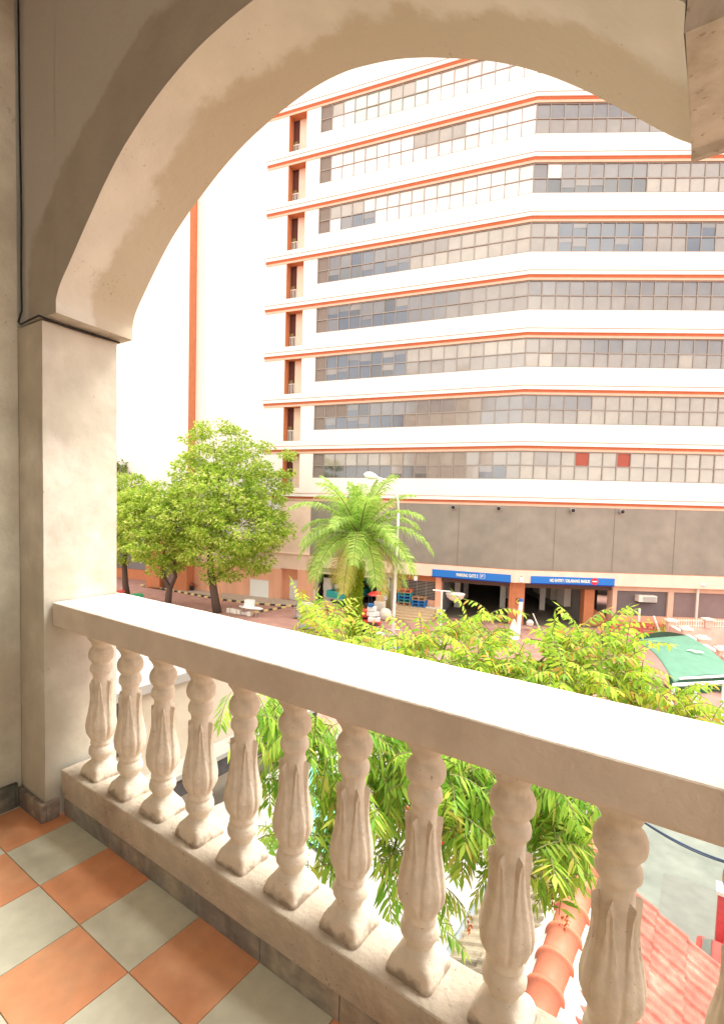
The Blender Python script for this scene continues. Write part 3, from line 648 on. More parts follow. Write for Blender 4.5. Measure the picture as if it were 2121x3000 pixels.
# exhaust pipes through the screen, their own things
def on1(s, o, z): return W1((s, o, z))
ep = None
for n_, (fr, s_, lab) in enumerate(((W1, 5.40, 'leftmost'), (W1, 1.55, 'second from the left'), (W2, 4.4, 'third from the left'), (W2, 8.44, 'rightmost'))):
    b = MB(); a = fr((s_, .03, -.12)); c = fr((s_, .42, -.16)); d = fr((s_, .46, -.165))
    r0 = empty('exhaust_pipe', a, label='round exhaust pipe stub in the louvred screen, '+lab+' of four', cat='pipe', group='exhaust pipes in the louvred screen')
    MB().tube([Vector((0, 0, 0)), c-a, d-a], [.2, .2, .2], 14).build('pipe', M['metal'], r0, smooth=False)
    MB().tube([(d-a)*1.001, (d-a)*1.02], [.165, .165], 14).build('bore', M['dark'], r0)
# signs
def textmesh(s, size, depth=.01):
    cu = bpy.data.curves.new('t', 'FONT'); cu.body = s; cu.size = size; cu.extrude = depth; cu.align_x = 'LEFT'; cu.offset = size*.022
    t = bpy.data.objects.new('t', cu); COL.objects.link(t); bpy.context.view_layer.update()
    me = bpy.data.meshes.new_from_object(t.evaluated_get(bpy.context.evaluated_depsgraph_get())); bpy.data.objects.remove(t); bpy.data.curves.remove(cu)
    return me
def sign(fr, s0, s1, z0, z1, text, tw, flip, tx, lab, sym):
    wo = abs(s1-s0); base = fr((max(s0, s1) if flip else min(s0, s1), .30, z0))
    ax = (fr((1, 0, 0))-fr((0, 0, 0)))*(-1 if flip else 1); ay = fr((0, 1, 0))-fr((0, 0, 0))
    rt = empty('gate_sign', base, math.atan2(ax.y, ax.x), label=lab, cat='sign')
    h = z1-z0; ID2 = Fr((0, 0, 0), (1, 0, 0), (0, -1, 0))
    MB().box(ID2, (0, 0, 0), (wo, .07, h)).build('panel', M['blue'], rt)
    MB().box(ID2, (0, .005, -.09), (wo, .065, -.001)).build('lower_edge', mat('sign_navy', (.01, .03, .22), .5, 0), rt)
    me = textmesh(text, h*.62); me.materials.append(mat('letter_white', (.85, .84, .66), .5, 0))
    t = bpy.data.objects.new('lettering', me); COL.objects.link(t); t.parent = rt
    w_ = max(v.co.x for v in me.vertices)-min(v.co.x for v in me.vertices)
    t.rotation_euler = (R(90), 0, 0); t.location = (tx, -.085, h*.26); t.scale = (tw/w_, 1, 1)
    cx = tx+tw+.38
    if sym == 'P':
        MB().box(ID2, (cx-.22, .071, h*.22), (cx+.22, .085, h*.82)).build('symbol_plate', M['white'], rt)
        MB().box(ID2, (cx-.19, .086, h*.25), (cx+.19, .09, h*.79)).build('symbol_field', M['blue'], rt)
        me = textmesh('P', h*.5); me.materials.append(M['white']); t = bpy.data.objects.new('symbol_letter', me); COL.objects.link(t); t.parent = rt; t.rotation_euler = (R(90), 0, 0); t.location = (cx-.1, -.095, h*.34)
    else:
        fy = Fr((cx, 0, h*.5), (1, 0, 0), (0, 0, 1), (0, -1, 0))
        MB().lathe(fy, [(.30, .071), (.30, .09)], 24).build('no_entry_disc', mat('no_entry_red', (.65, .03, .05), .5, 0), rt)
        MB().box(ID2, (cx-.2, .091, h*.42), (cx+.2, .10, h*.58)).build('no_entry_bar', M['white'], rt)
sign(W1, .32, 7.05, -6.42, -5.80, 'PARKING GATE 2', 1.85, True, 2.15, 'blue sign reading PARKING GATE 2 above the left car park entrance', 'P')
sign(W2, 1.23, 8.16, -6.40, -5.82, 'NO ENTRY / DILARANG MASUK', 3.35, False, 1.55, 'blue sign reading NO ENTRY / DILARANG MASUK above the right car park entrance', 'N')
# small fittings
for fr, s_, z_, lab in ((W2, .45, -6.15, 'small white lantern fixed between the two blue signs'), (W1, 8.55, -6.75, 'small white lamp hanging under the lintel left of the first blue sign')):
    r0 = empty('wall_light', fr((s_, .30, z_)), label=lab, cat='light')
    MB().box(ID, (-.13, -.13, -.22), (.13, .13, .18)).build('shade', M['white'], r0, bevel=.03); MB().box(ID, (-.05, -.05, .18), (.05, .05, .3)).build('bracket', M['metal'], r0)
fy = W2; a = W2((.5, -.31, -8.15))
r0 = empty('round_sign', a, math.atan2(d2.y, d2.x), label='small round prohibition sign on the orange corner pier', cat='sign')
fz = Fr((0, 0, 0), (1, 0, 0), (0, 0, 1), (0, -1, 0))
MB().lathe(fz, [(.30, 0), (.30, .02)], 24).build('disc', M['yellow'], r0)
b = MB(); pts = [(math.cos(k*math.pi/12)*.27, -.03, math.sin(k*math.pi/12)*.27) for k in range(25)]; b.tube(pts, .035, 5); b.tube([(-.19, -.03, .19), (.19, -.03, -.19)], .03, 5)
b.build('ring', mat('sign_dark_red', (.2, .04, .02), .5, 0), r0)
MB().tube([(-.1, -.03, -.05), (0, -.03, .06), (.1, -.03, .02)], .03, 5).build('pictogram', M['black'], r0)
def ac_unit(fr, s_, z_, w_, h_, lab, o0=-.42):
    r0 = empty('air_conditioner', fr((s_, o0, z_)), math.atan2((fr((1, 0, 0))-fr((0, 0, 0))).y, (fr((1, 0, 0))-fr((0, 0, 0))).x), label=lab, cat='air conditioner')
    I2 = Fr((0, 0, 0), (1, 0, 0), (0, -1 if fr is W2 else 1, 0))
    MB().box(I2, (0, 0, 0), (w_, .7, h_)).build('casing', M['offwhite'], r0, bevel=.03)
    b = MB()
    for k in range(4): b.box(I2, (w_*.22, .701, h_*(.15+.2*k)), (w_*.95, .73, h_*(.27+.2*k)))
    b.build('grille', M['metal'], r0); MB().box(I2, (w_*.02, .02, -.08), (w_*.98, .65, -.002)).build('tray', M['dark'], r0)
ac_unit(W2, 10.28, -7.75, 1.5, .55, 'cream air conditioning unit mounted on the grey shuttered window')
r0 = empty('meter_box', W1((11.55, -.35, -8.0)), math.atan2(-d1.y, -d1.x), label='grey wall box with a dark window above the olive door', cat='box')
I2 = Fr((0, 0, 0), (1, 0, 0), (0, 1, 0)); MB().box(I2, (-.45, 0, 0), (.45, .3, .95)).build('casing', M['metal'], r0, bevel=.02); MB().box(I2, (-.25, .301, .45), (.28, .31, .85)).build('window', M['glassdark'], r0)
MB().box(W1, (11.4, -.419, -9.2), (11.75, -.41, -8.6)).build('notice', M['white'], label='white paper notice taped on the olive door', cat='notice')

# ------------------------------------------------------------------ kerbs and pavement
def kerbline(pts, w_, h_, name='pavement_kerb'):
    b = MB(); n_ = 0
    for a, c in zip(pts, pts[1:]):
        a, c = Vector(a), Vector(c); d = c-a; Ln = d.length; d.normalize(); nn = Vector((-d.y, d.x, 0)); k = max(1, round(Ln/.55))
        fr = Fr(a, d, nn)
        for q_ in range(k):
            b.box(fr, (Ln*q_/k, 0, 0), (Ln*(q_+1)/k-.004, w_, h_), n_ % 2); n_ += 1
    return b.build(name, [M['kyel'], M['kblk']], kind='structure')
kp = [gp(412, 1716, G), gp(540, 1739, G), gp(640, 1758, G), gp(760, 1772, G), gp(902, 1781, G)]
pv = MB(); pv.quad([Vector(p_)+Vector((0, 0, .12)) for p_ in kp]+[W1((19.3, 0, G+.12)), W1((33.6, 0, G+.12)), W1((39.2, 1.25, G+.12))]); pv.build('pavement', M['pale'], kind='structure')
kerbline(kp, .18, .15)
kerbline([gp(746, 1797, G), gp(838, 1781, G)], .18, .15, 'island_kerb')
b = MB(); p0 = gp(750, 1798, G); b.quad([gp(450, 1800, G+.01), gp(746, 1800, G+.01), gp(838, 1785, G+.01), gp(900, 1800, G+.01), gp(1000, 1900, G+.01), gp(500, 2000, G+.01)])
# steps and landing by the grille
b = MB(); 
for k in range(5): b.box(W1, (6.6, .1+.55*k, G), (10.4, .1+.55*(k+1)-.004, G+.75-.15*k))
b.build('street_steps', mat('steps_tan', (.50, .36, .22), .85, .1), kind='structure')
MB().box(W1, (6.4, -.6, G), (10.6, .099, G+.8)).build('landing', M['offwhite'], kind='structure')

# ------------------------------------------------------------------ street things
def pallet_proto(m, n_=1):
    rt = empty('pallet')
    b = MB()
    for k in range(6): b.box(ID, (-.6, -.5+k*.18, .115), (.6, -.5+k*.18+.10, .14))
    b.build('deck', m, rt)
    b = MB()
    for x_ in (-.55, 0, .55):
        for y_ in (-.45, 0, .45): b.box(ID, (x_-.05, y_-.05, .02), (x_+.05, y_+.05, .1149))
    b.build('block', m, rt); b = MB()
    for y_ in (-.45, 0, .45): b.box(ID, (-.6, y_-.06, 0), (.6, y_+.06, .0199))
    b.build('runner', m, rt)
    return rt
pm = {'pred': None, 'pblue': None, 'pteal': None, 'pwood': None}
st1 = W1((9.6, .0-.3, G+.8)); st2 = W1((8.25, -.3, G+.8))
names = {'pred': 'red', 'pblue': 'blue', 'pteal': 'teal', 'pwood': 'brown wooden'}
lv = {0: 'at the bottom', 1: 'second from the bottom', 2: 'in the middle', 3: 'second from the top', 4: 'on top'}
def stack(base, seq, rz, what):
    for k, c_ in enumerate(seq):
        if pm[c_] is None: pm[c_] = pallet_proto(M[c_]); o = pm[c_]
        else: o = copy_tree(pm[c_])
        o.location = (base.x, base.y, base.z+k*.30); o.scale = (1.05, 1, 2.05); o.rotation_euler = (0, 0, rz+R(random.uniform(-3, 3)))
        pos = 'on top' if k == len(seq)-1 else ('at the bottom' if k == 0 else ('second from the bottom' if k == 1 else ('in the middle' if k == 2 and len(seq) == 5 else 'second from the top')))
        tag(o, names[c_]+' pallet '+pos+' of the '+what, 'pallet', 'stacked pallets by the grille')
stack(st1, ['pwood', 'pteal', 'pblue', 'pteal', 'pred'], A1, 'taller pallet stack beside the lamp post')
stack(st2, ['pblue', 'pblue', 'pwood'], A1, 'shorter pallet stack under the grille')
# cartons and goods
def carton(loc, s, rz, m, lab, name='carton', cat='box'):
    rt = empty(name, loc, rz, label=lab, cat=cat)
    MB().box(ID, (-s[0]/2, -s[1]/2, 0), (s[0]/2, s[1]/2, s[2])).build('case', m, rt, bevel=.015)
    MB().box(ID, (-s[0]/2-.002, -.03, s[2]*.6), (s[0]/2+.002, .03, s[2]+.004)).build('tape', M['offwhite'], rt)
    return rt
TB = gp(1000, 1782, G)
# open-topped teal truck bed in the loading bay
rt = empty('delivery_truck', W1((15.6, -1.9, G)), math.atan2(-n1.y, -n1.x)+R(-14), label='teal truck with an open dark load bed backed out of the loading bay', cat='truck')
b = MB(); b.box(ID, (-4, -1.2, .9), (2.6, 1.2, 1.0)); b.box(ID, (-4, -1.2, 1.0), (2.6, -1.12, 1.55)); b.box(ID, (-4, 1.12, 1.0), (2.6, 1.2, 1.55)); b.box(ID, (2.52, -1.12, 1.0), (2.6, 1.12, 1.55)); b.build('load_bed', M['teal'], rt)
b = MB()
for k in range(12): b.box(ID, (-3.7+k*.52, 1.201, 1.0), (-3.62+k*.52, 1.24, 1.55)); b.box(ID, (-3.7+k*.52, -1.24, 1.0), (-3.62+k*.52, -1.201, 1.55))
b.build('bed_rib', M['teal'], rt); MB().box(ID, (-3.9, -1.11, 1.001), (2.5, 1.11, 1.46)).build('tarpaulin', M['black'], rt)
MB().box(ID, (-6, -1.1, .6), (-4.05, 1.1, 2.4)).build('cab', M['teal'], rt, bevel=.1)
for x_ in (-4.9, 1.5):
    for y_ in (-1.0, 1.0): MB().lathe(Fr((x_, y_, .45), (1, 0, 0), (0, 0, 1), (0, 1, 0)), [(.30, -.14), (.45, -.12), (.45, .12), (.30, .14)], 18).build('wheel', M['black'], rt)
MB().box(ID, (2.601, -.9, .75), (2.65, .9, .9)).build('bumper', M['metal'], rt)
cps = [((978, 1772), (.9, .8, .9), 'brown carton beside the teal truck, tallest of the carton heap'), ((1000, 1776), (.8, .7, .75), 'brown carton with open lid right of the tallest carton'), ((958, 1779), (1.0, .8, .5), 'flat brown carton at the left foot of the carton heap'), ((1012, 1789), (.9, .7, .45), 'low brown carton nearest the palm trunk')]
for (q_, s_, lab) in cps:
    p_ = gp(q_[0]-22, q_[1]+18, G); carton(p_, s_, random.uniform(0, 1), M['card'], lab)
# wrapped goods stacks inside the bay
for k, (s_, h_, lab) in enumerate(((17.9, 2.6, 'tall pale stack of wrapped goods by the loading bay left jamb'), (16.9, 2.1, 'lower pale stack of wrapped goods, second from the loading bay left jamb'))):
    r0 = empty('goods_stack', W1((s_, -1.5-k*.6, G)), A1, label=lab, cat='goods')
    b = MB()
    for q_ in range(int(h_/.32)): b.box(ID, (-.45+random.uniform(-.04, .04), -.45, q_*.32), (.45+random.uniform(-.04, .04), .45, q_*.32+.31))
    b.build('carton', M['offwhite'], r0); MB().box(ID, (-.5, -.5, -.0), (.5, .5, -.001+.0)).build('base', M['pwood'], r0) if 0 else None
def cage(loc, rz, lab, load):
    rt = empty('cage_trolley', loc, rz, label=lab, cat='trolley')
    b = MB(); w_, d_, h_ = .75, .55, 1.5
    for x_ in (-w_, w_):
        for y_ in (-d_, d_): b.tube([(x_, y_, .15), (x_, y_, h_)], .03, 5)
    for z_ in (.2, .6, 1.0, h_):
        b.tube([(-w_, -d_, z_), (w_, -d_, z_), (w_, d_, z_), (-w_, d_, z_), (-w_, -d_, z_)], .02, 4)
    for k in range(10): b.tube([(-w_+k*.166, -d_, .2), (-w_+k*.166, -d_, h_)], .009, 4); b.tube([(-w_+k*.166, d_, .2), (-w_+k*.166, d_, h_)], .009, 4)
    b.build('cage', M['metal'], rt); MB().box(ID, (-w_+.02, -d_+.02, .14), (w_-.02, d_-.02, .19)).build('base', M['metal'], rt)
    for x_ in (-.6, .6):
        for y_ in (-.45, .45): MB().lathe(Fr((x_, y_, .07), (1, 0, 0), (0, 0, 1), (0, 1, 0)), [(.07, -.025), (.07, .025)], 10).build('castor', M['black'], rt)
    b = MB()
    for k in range(load): b.box(ID, (-.6+random.uniform(0, .2), -.45, .2+k*.3), (.5+random.uniform(0, .15), .45, .2+k*.3+.28))
    if load: b.build('load', M['offwhite'], rt)
    return rt
cage(gp(893, 1812, G), A1, 'wire cage trolley with white load standing at the end of the striped kerb', 4)
cage(gp(905, 1842, G), A1+.2, 'empty grey mesh cage trolley nearer the rail, left of the palm', 0)
rt = empty('pallet_truck_load', gp(1088, 1828, G), A1+.2, label='white wrapped goods heaped on a red pallet truck right of the palm trunk', cat='trolley')
b = MB(); b.box(ID, (-.8, -.55, .12), (-.1, .5, .22)); b.box(ID, (.1, -.55, .12), (.8, .5, .22)); b.box(ID, (-.8, -.6, .1), (.8, -.55, .3)); b.build('fork', M['redpaint'], rt)
b = MB()
for k in range(9):
    x_, y_, z_ = random.uniform(-.65, .2), random.uniform(-.4, .1), .23+.42*(k // 3)
    b.box(ID, (x_, y_, z_), (x_+.55, y_+.42, z_+.38))
b.build('white_sack', M['white'], rt, bevel=.06); MB().box(ID, (-.3, -.3, 1.5), (.1, .1, 1.75)).build('blue_parcel', M['pblue'], rt)
carton(gp(1112, 1806, G)+Vector((0, 0, 0)), (.9, .8, 1.4), .3, M['offwhite'], 'tall off white carton behind the loaded pallet truck', 'carton')
carton(gp(1112, 1806, G)+Vector((0, 0, 1.402)), (.7, .6, .5), .5, M['card'], 'small brown carton on the tall off white carton')
r0 = empty('bag', gp(1128, 1815, G), .3, label='grey white sack slumped against the tall carton', cat='bag')
b = MB(); b.lathe(ID, [(.05, 0), (.5, .05), (.58, .4), (.5, .75), (.3, .95), (.08, 1.0)], 14); b.build('sack', M['offwhite'], r0, smooth=True)
rt = empty('forklift', gp(1066, 1812, G), .9, label='red forklift with dark mast parked by the palm trunk', cat='forklift')
MB().box(ID, (-.9, -.55, .2), (.7, .55, .95)).build('body', M['redpaint'], rt, bevel=.12); MB().box(ID, (.1, -.45, .951), (.7, .45, 1.3)).build('seat', M['black'], rt, bevel=.08)
b = MB()
for y_ in (-.4, .4): b.tube([(-.95, y_, .1), (-.95, y_, 2.1)], .06, 6); b.tube([(-.7, y_, .9), (-.4, y_, 2.05), (.5, y_, 2.05), (.65, y_, .95)], .04, 6)
b.build('mast', M['black'], rt)
for x_ in (-.6, .5):
    for y_ in (-.5, .5): MB().lathe(Fr((x_, y_, .25), (1, 0, 0), (0, 0, 1), (0, 1, 0)), [(.16, -.1), (.25, -.09), (.25, .09), (.16, .1)], 14).build('wheel', M['black'], rt)
r0 = empty('umbrella', gp(1100, 1792, G), 0, label='red umbrella standing open beside the olive door', cat='umbrella')
b = MB(); b.lathe(Fr((0, 0, 1.6), (1, 0, 0), (0, 1, 0)), [(.85, 0), (.7, .16), (.4, .30), (.03, .38)], 8); b.build('cover', M['redpaint'], r0); MB().tube([(0, 0, 0), (0, 0, 1.98)], .02, 6).build('pole', M['metal'], r0)
# litter bins
for (x_, lab) in ((1062, 'dark grey wheeled bin, left of the pair beside the palm trunk'), (1087, 'dark grey wheeled bin, right of the pair beside the palm trunk')):
    r0 = empty('wheelie_bin', gp(x_, 1868, G), .3, label=lab, cat='bin', group='wheeled bins beside the palm')
    b = MB(); v = [(-.3, -.3, .05), (.3, -.3, .05), (.3, .3, .05), (-.3, .3, .05), (-.38, -.38, 1.0), (.38, -.38, 1.0), (.38, .38, 1.0), (-.38, .38, 1.0)]
    for q_ in ((0, 1, 5, 4), (1, 2, 6, 5), (2, 3, 7, 6), (3, 0, 4, 7), (3, 2, 1, 0)): b.quad([v[j] for j in q_])
    b.build('body', M['black'], r0); MB().box(ID, (-.4, -.42, 1.002), (.4, .4, 1.07)).build('lid', M['black'], r0, bevel=.02)
    for y_ in (-.3, .3): MB().lathe(Fr((.33, y_, .1), (1, 0, 0), (0, 0, 1), (0, 1, 0)), [(.1, -.03), (.1, .03)], 10).build('wheel', M['black'], r0)
# white tarpaulin on the ground
b = MB(); c_ = gp(1085, 1851, G)
b.grid(lambda u, v: c_+Vector(((u-.5)*2.9, (v-.5)*.8, .02+.16*abs(math.sin(u*7))*math.sin(math.pi*v))), 20, 5); b.build('tarpaulin', M['white'], label='crumpled white plastic sheet on the ground beyond the bins', cat='sheet')
# step ladder / hand rails beside the lamp post
for x_, lab in ((1138, 'white tubular hand rail left of the lamp post foot'), (1160, 'white tubular hand rail right of the lamp post foot')):
    p_ = gp(x_, 1892, G); r0 = empty('hand_rail', p_, A1, label=lab, cat='railing', group='white hand rails at the lamp post')
    b = MB(); b.tube([(-.35, 0, 0), (-.25, 0, 1.1), (-.15, 0, 1.2), (.35, 0, 1.2), (.4, 0, 1.1), (.4, 0, 0)], .035, 6); b.build('frame', M['white'], r0)
    b = MB(); b.tube([(-.3, 0, .45), (.4, 0, .45)], .025, 6); b.tube([(-.27, 0, .85), (.4, 0, .85)], .025, 6); b.build('crossbar', M['white'], r0)
r0 = empty('parked_scooter', gp(1150, 1925, G), .5, label='blue and white scooter parked at the foot of the lamp post', cat='scooter')
MB().box(ID, (-.7, -.18, .35), (.4, .18, .75)).build('body', M['blue'], r0, bevel=.08); MB().box(ID, (-.6, -.15, .76), (.1, .15, .9)).build('seat', M['white'], r0, bevel=.05)
for x_ in (-.6, .65): MB().lathe(Fr((x_, 0, .28), (1, 0, 0), (0, 0, 1), (0, 1, 0)), [(.18, -.06), (.28, -.04), (.28, .04), (.18, .06)], 14).build('wheel', M['black'], r0)
MB().tube([(.65, 0, .3), (.45, 0, 1.1), (.45, .3, 1.12), (.45, -.3, 1.12)], .03, 6).build('handlebar', M['metal'], r0)
# dish post
p_ = gp(1288, 1890, G)
rt = empty('antenna_mast', p_, A1, label='thin white mast with cross arm and dish before the left car park gate', cat='mast')
MB().tube([(0, 0, 0), (0, 0, 4.0)], .075, 8).build('pole', M['white'], rt); MB().tube([(-.65, 0, 4.0), (.65, 0, 4.0)], .05, 6).build('cross_arm', M['white'], rt)
MB().lathe(Fr((.95, .1, 3.85), (1, 0, 0), (0, 1, 0)), [(.08, -.55), (.35, -.45), (.58, -.25), (.68, 0), (.70, .02)], 20).build('dish', M['offwhite'], rt, smooth=True)
MB().lathe(Fr((0, 0, 2.55), (1, 0, 0), (0, 1, 0)), [(.08, -.25), (.3, 0), (.32, .04)], 12).build('collar', M['white'], rt)
# white post with draped sheet
p_ = gp(1516, 1870, G)
rt = empty('gate_post', p_, A2, label='white post with blue cap and slumped white sheet before the corner pier', cat='post')
MB().tube([(0, 0, 0), (.05, 0, 1.5), (.12, 0, 2.9)], .16, 8).build('post', M['white'], rt); MB().tube([(.12, 0, 2.9), (.12, 0, 3.1)], .17, 8).build('cap', M['pblue'], rt)
b = MB(); b.lathe(Fr((-.35, 0, 0), (1, 0, 0), (0, 1, 0)), [(.45, 0), (.32, .35), (.3, .8), (.15, 1.3), (.04, 1.5)], 9); b.build('sheet', M['white'], rt)
p_ = gp(1565, 1850, G); rt = empty('barrier_prop', p_, A2, label='thin white prop leaning beside the white post on red paving', cat='prop')
MB().tube([(-.2, 0, 1.5), (.35, -.6, 0)], .05, 6).build('prop', M['offwhite'], rt); MB().lathe(Fr((-.3, .3, .6), (1, 0, 0), (0, 1, 0)), [(.02, -.3), (.28, -.12), (.3, .1), (.15, .28), (.02, .3)], 10).build('lamp_head', M['offwhite'], rt)
# red seats in a row by the right wall
bp = None
for k in range(4):
    p_ = gp(1812+k*42, 1856+k*2.5, G)
    if bp is None:
        bp = empty('plastic_barrier'); 
        MB().box(ID, (-.68, -.18, 0), (.68, .18, .28)).build('foot', M['barrier'], bp, bevel=.05)
        b = MB(); b.box(ID, (-.64, -.1, .28), (-.5, .1, 1.0)); b.box(ID, (.5, -.1, .28), (.64, .1, 1.0)); b.box(ID, (-.5, -.1, .42), (.5, .1, .55)); b.box(ID, (-.64, -.11, .72), (.64, .11, 1.05)); b.box(ID, (-.06, -.09, .55), (.06, .09, .72))
        b.build('panel', M['barrier'], bp); o = bp
    else: o = copy_tree(bp)
    o.location = p_; o.rotation_euler = (0, 0, A2+R(random.uniform(-6, 6))); o.scale = (1.05, 1, 1)
    tag(o, 'red plastic barrier '+('leftmost', 'second from the left', 'second from the right', 'rightmost')[k]+' in the row by the boundary wall', 'barrier', 'red barriers by the boundary wall')
p_ = gp(1868, 1855, G); r0 = empty('marker_post', p_, 0, label='short white post rising between the red barriers', cat='post')
MB().tube([(0, 0, 0), (0, 0, 2.0)], .09, 8).build('post', M['white'], r0); MB().tube([(0, 0, 2.0), (0, 0, 2.1)], [.1, .04], 8).build('cap', M['offwhite'], r0)
r0 = empty('white_pole', gp(1925, 1880, G), A2, label='white slanting barrier pole between plants near the boundary wall corner', cat='pole')
MB().tube([(-.4, 0, 2.0), (.3, 0, .3)], .07, 8).build('pole', M['white'], r0); MB().tube([(.3, 0, 0), (.3, 0, .35)], .05, 6).build('stand', M['metal'], r0)
# boundary wall with piers coming towards us, and picket railing
pc = [gp(1965, 1813, -8.2), gp(2009, 1837, -8.2), gp(2054, 1863, -8.2), gp(2112, 1895, -8.2)]
pc.append(pc[-1]+(pc[-1]-pc[-2])*1.0); pc.append(pc[-1]+(pc[-1]-pc[-2]))
rt = empty('boundary_wall', (pc[0].x, pc[0].y, G), label='stained pink boundary wall with capped piers running towards the green canopy', cat='wall')
dv = (pc[1]-pc[0]).normalized(); FB = Fr((0, 0, 0), dv, Vector((-dv.y, dv.x, 0))); 
for k, p_ in enumerate(pc):
    q_ = (p_-pc[0]).length
    f = MB().box(FB, (q_-.25, -.25, 0), (q_+.25, .25, 1.82)).build('pier', M['pinkwall'], rt); b = MB(); b.box(FB, (q_-.36, -.36, 1.821), (q_+.36, .36, 1.93)); b.box(FB, (q_-.22, -.22, 1.931), (q_+.22, .22, 2.02)); b.build('cap', M['offwhite'], f)
Lw = (pc[-1]-pc[0]).length
MB().box(FB, (0, -.1, 1.0), (Lw, .1, 1.45)).build('wall_panel', M['pinkwall'], rt); MB().box(FB, (.2, -.35, 0), (Lw, .2, .999)).build('retaining_base', M['stain'], rt)
MB().box(FB, (0, -.14, 1.452), (Lw, .14, 1.54)).build('coping', M['offwhite'], rt)
rt = empty('picket_fence', (pc[0].x, pc[0].y, G), label='pink wall topped with cream pickets beyond the boundary wall', cat='fence')
e = gp(2200, 1818, -8.2)-pc[0]; e.z = 0; Lf = e.length; e.normalize(); FP_ = Fr((0, 0, 0), e, Vector((-e.y, e.x, 0)))
MB().box(FP_, (.3, 0, 0), (Lf, .2, 1.35)).build('wall_panel', M['pinkwall'], rt)
b = MB(); k = .45
while k < Lf: b.box(FP_, (k, .06, 1.36), (k+.07, .12, 2.0)); k += .19
b.box(FP_, (.3, .05, 1.45), (Lf, .13, 1.51)); b.box(FP_, (.3, .05, 1.83), (Lf, .13, 1.89)); b.build('picket', M['offwhite'], rt)
for kk in (2.9,): f = MB().box(FP_, (kk-.25, -.1, 1.351), (kk+.25, .3, 1.95)).build('pier', M['pinkwall'], rt); MB().box(FP_, (kk-.35, -.2, 1.951), (kk+.35, .4, 2.08)).build('cap', M['offwhite'], f)
p_ = gp(2035, 1852, G); r0 = empty('garden_lamp', p_, 0, label='slim cream lamp post with bent head behind the picket fence', cat='lamp')
MB().tube([(0, 0, 0), (0, 0, 3.6), (.05, 0, 3.95)], .1, 8).build('pole', M['offwhite'], r0); MB().tube([(0, 0, 3.95), (.3, -.1, 4.15), (.45, -.15, 4.05)], [.08, .16, .08], 8).build('lamp_head', M['white'], r0)
# green canopy
cA, cB, cC, cD = gp(1850, 1876, -7.3), gp(2012, 1862, -7.3), gp(1972, 2000, -7.5), gp(2175, 1990, -7.5)
rt = empty('canopy', (cC.x, cC.y, G), label='green fabric canopy on a white steel frame behind the leafy tree', cat='canopy')
OC = Vector((-cC.x, -cC.y, -G))
def can(u, v):
    p = (cA*(1-u)+cB*u)*(1-v)+(cC*(1-u)+cD*u)*v
    c_ = (cA+cB+cC+cD)/4; pin = 4*u*(1-u)*(1-4*v*(1-v)) + 4*v*(1-v)*(1-4*u*(1-u))
    p = p+(c_-p)*.10*pin
    p.z += .28*math.sin(math.pi*(1-v)) + .12*math.sin(math.pi*u)
    return p+OC
b = MB(); b.grid(can, 26, 26); o = b.build('fabric', M['canopy'], rt, smooth=True); s_ = o.modifiers.new('s', 'SOLIDIFY'); s_.thickness = .03
b = MB(); b.grid(lambda u, v: can(u, v*.10-.10)+Vector((0, .2*0, .06)), 26, 3)
b = MB(); b.grid(lambda u, v: (cA*(1-u)+cB*u)+OC+Vector((.4*v, 1.6*v, .35*math.sin(math.pi*u)-.5*v)), 20, 5); b.build('rear_flap', M['canopyd'], rt)
fr_ = MB(); e1 = cD-cC
for q_ in (0, .32, .72): MB().tube([cC+e1*q_+OC+Vector((0, 0, -.15)), Vector(((cC+e1*q_).x, (cC+e1*q_).y, G))+OC], .06, 8).build('post', M['white'], rt)
for q_ in (.1, .75): a_ = (cA*(1-q_)+cB*q_)+OC; MB().tube([a_, Vector((a_.x, a_.y, 0))], .07, 8).build('post', M['white'], rt)
b = MB(); b.tube([cC+OC+Vector((0, 0, -.1)), cC+e1+OC+Vector((0, 0, -.1))], .08, 6); b.tube([cC+OC+Vector((.2, .3, .15)), cC+e1+OC+Vector((0, .3, .12))], .05, 6)
for q_ in (): a_ = cC+e1*q_+OC; b.tube([a_+Vector((0, 0, -1.0)), a_+Vector((-.8, .5, -.15))], .05, 6); b.tube([a_+Vector((0, 0, -1.0)), a_+Vector((.7, .5, -.15))], .05, 6)
b.build('truss', M['white'], rt)
b = MB(); p_ = can(.62, .62)-OC+Vector((0, 0, .10)); b.grid(lambda u, v: p_+Vector(((u-.5)*.7, (v-.5)*.12+.12*math.sin(u*9), .02+.08*math.sin(math.pi*u)*math.sin(math.pi*v))), 8, 4)
b.build('fallen_branch', M['offwhite'], label='pale scrap of debris lying on the green canopy', cat='debris')
for k, (x_, lab) in enumerate(((2010, 'dark green stall counter under the left of the canopy'), (2085, 'grey green gas cylinder rack under the right of the canopy'))):
    r0 = empty('stall_counter', gp(x_, 2040, G)+Vector((0, 1.5, 0)), .3, label=lab, cat='counter')
    MB().box(ID, (-.9, -.4, 0), (.9, .4, .9)).build('cabinet', M['canopyd'], r0, bevel=.02); MB().box(ID, (-1, -.5, .901), (1, .5, .97)).build('top', M['metal'], r0)
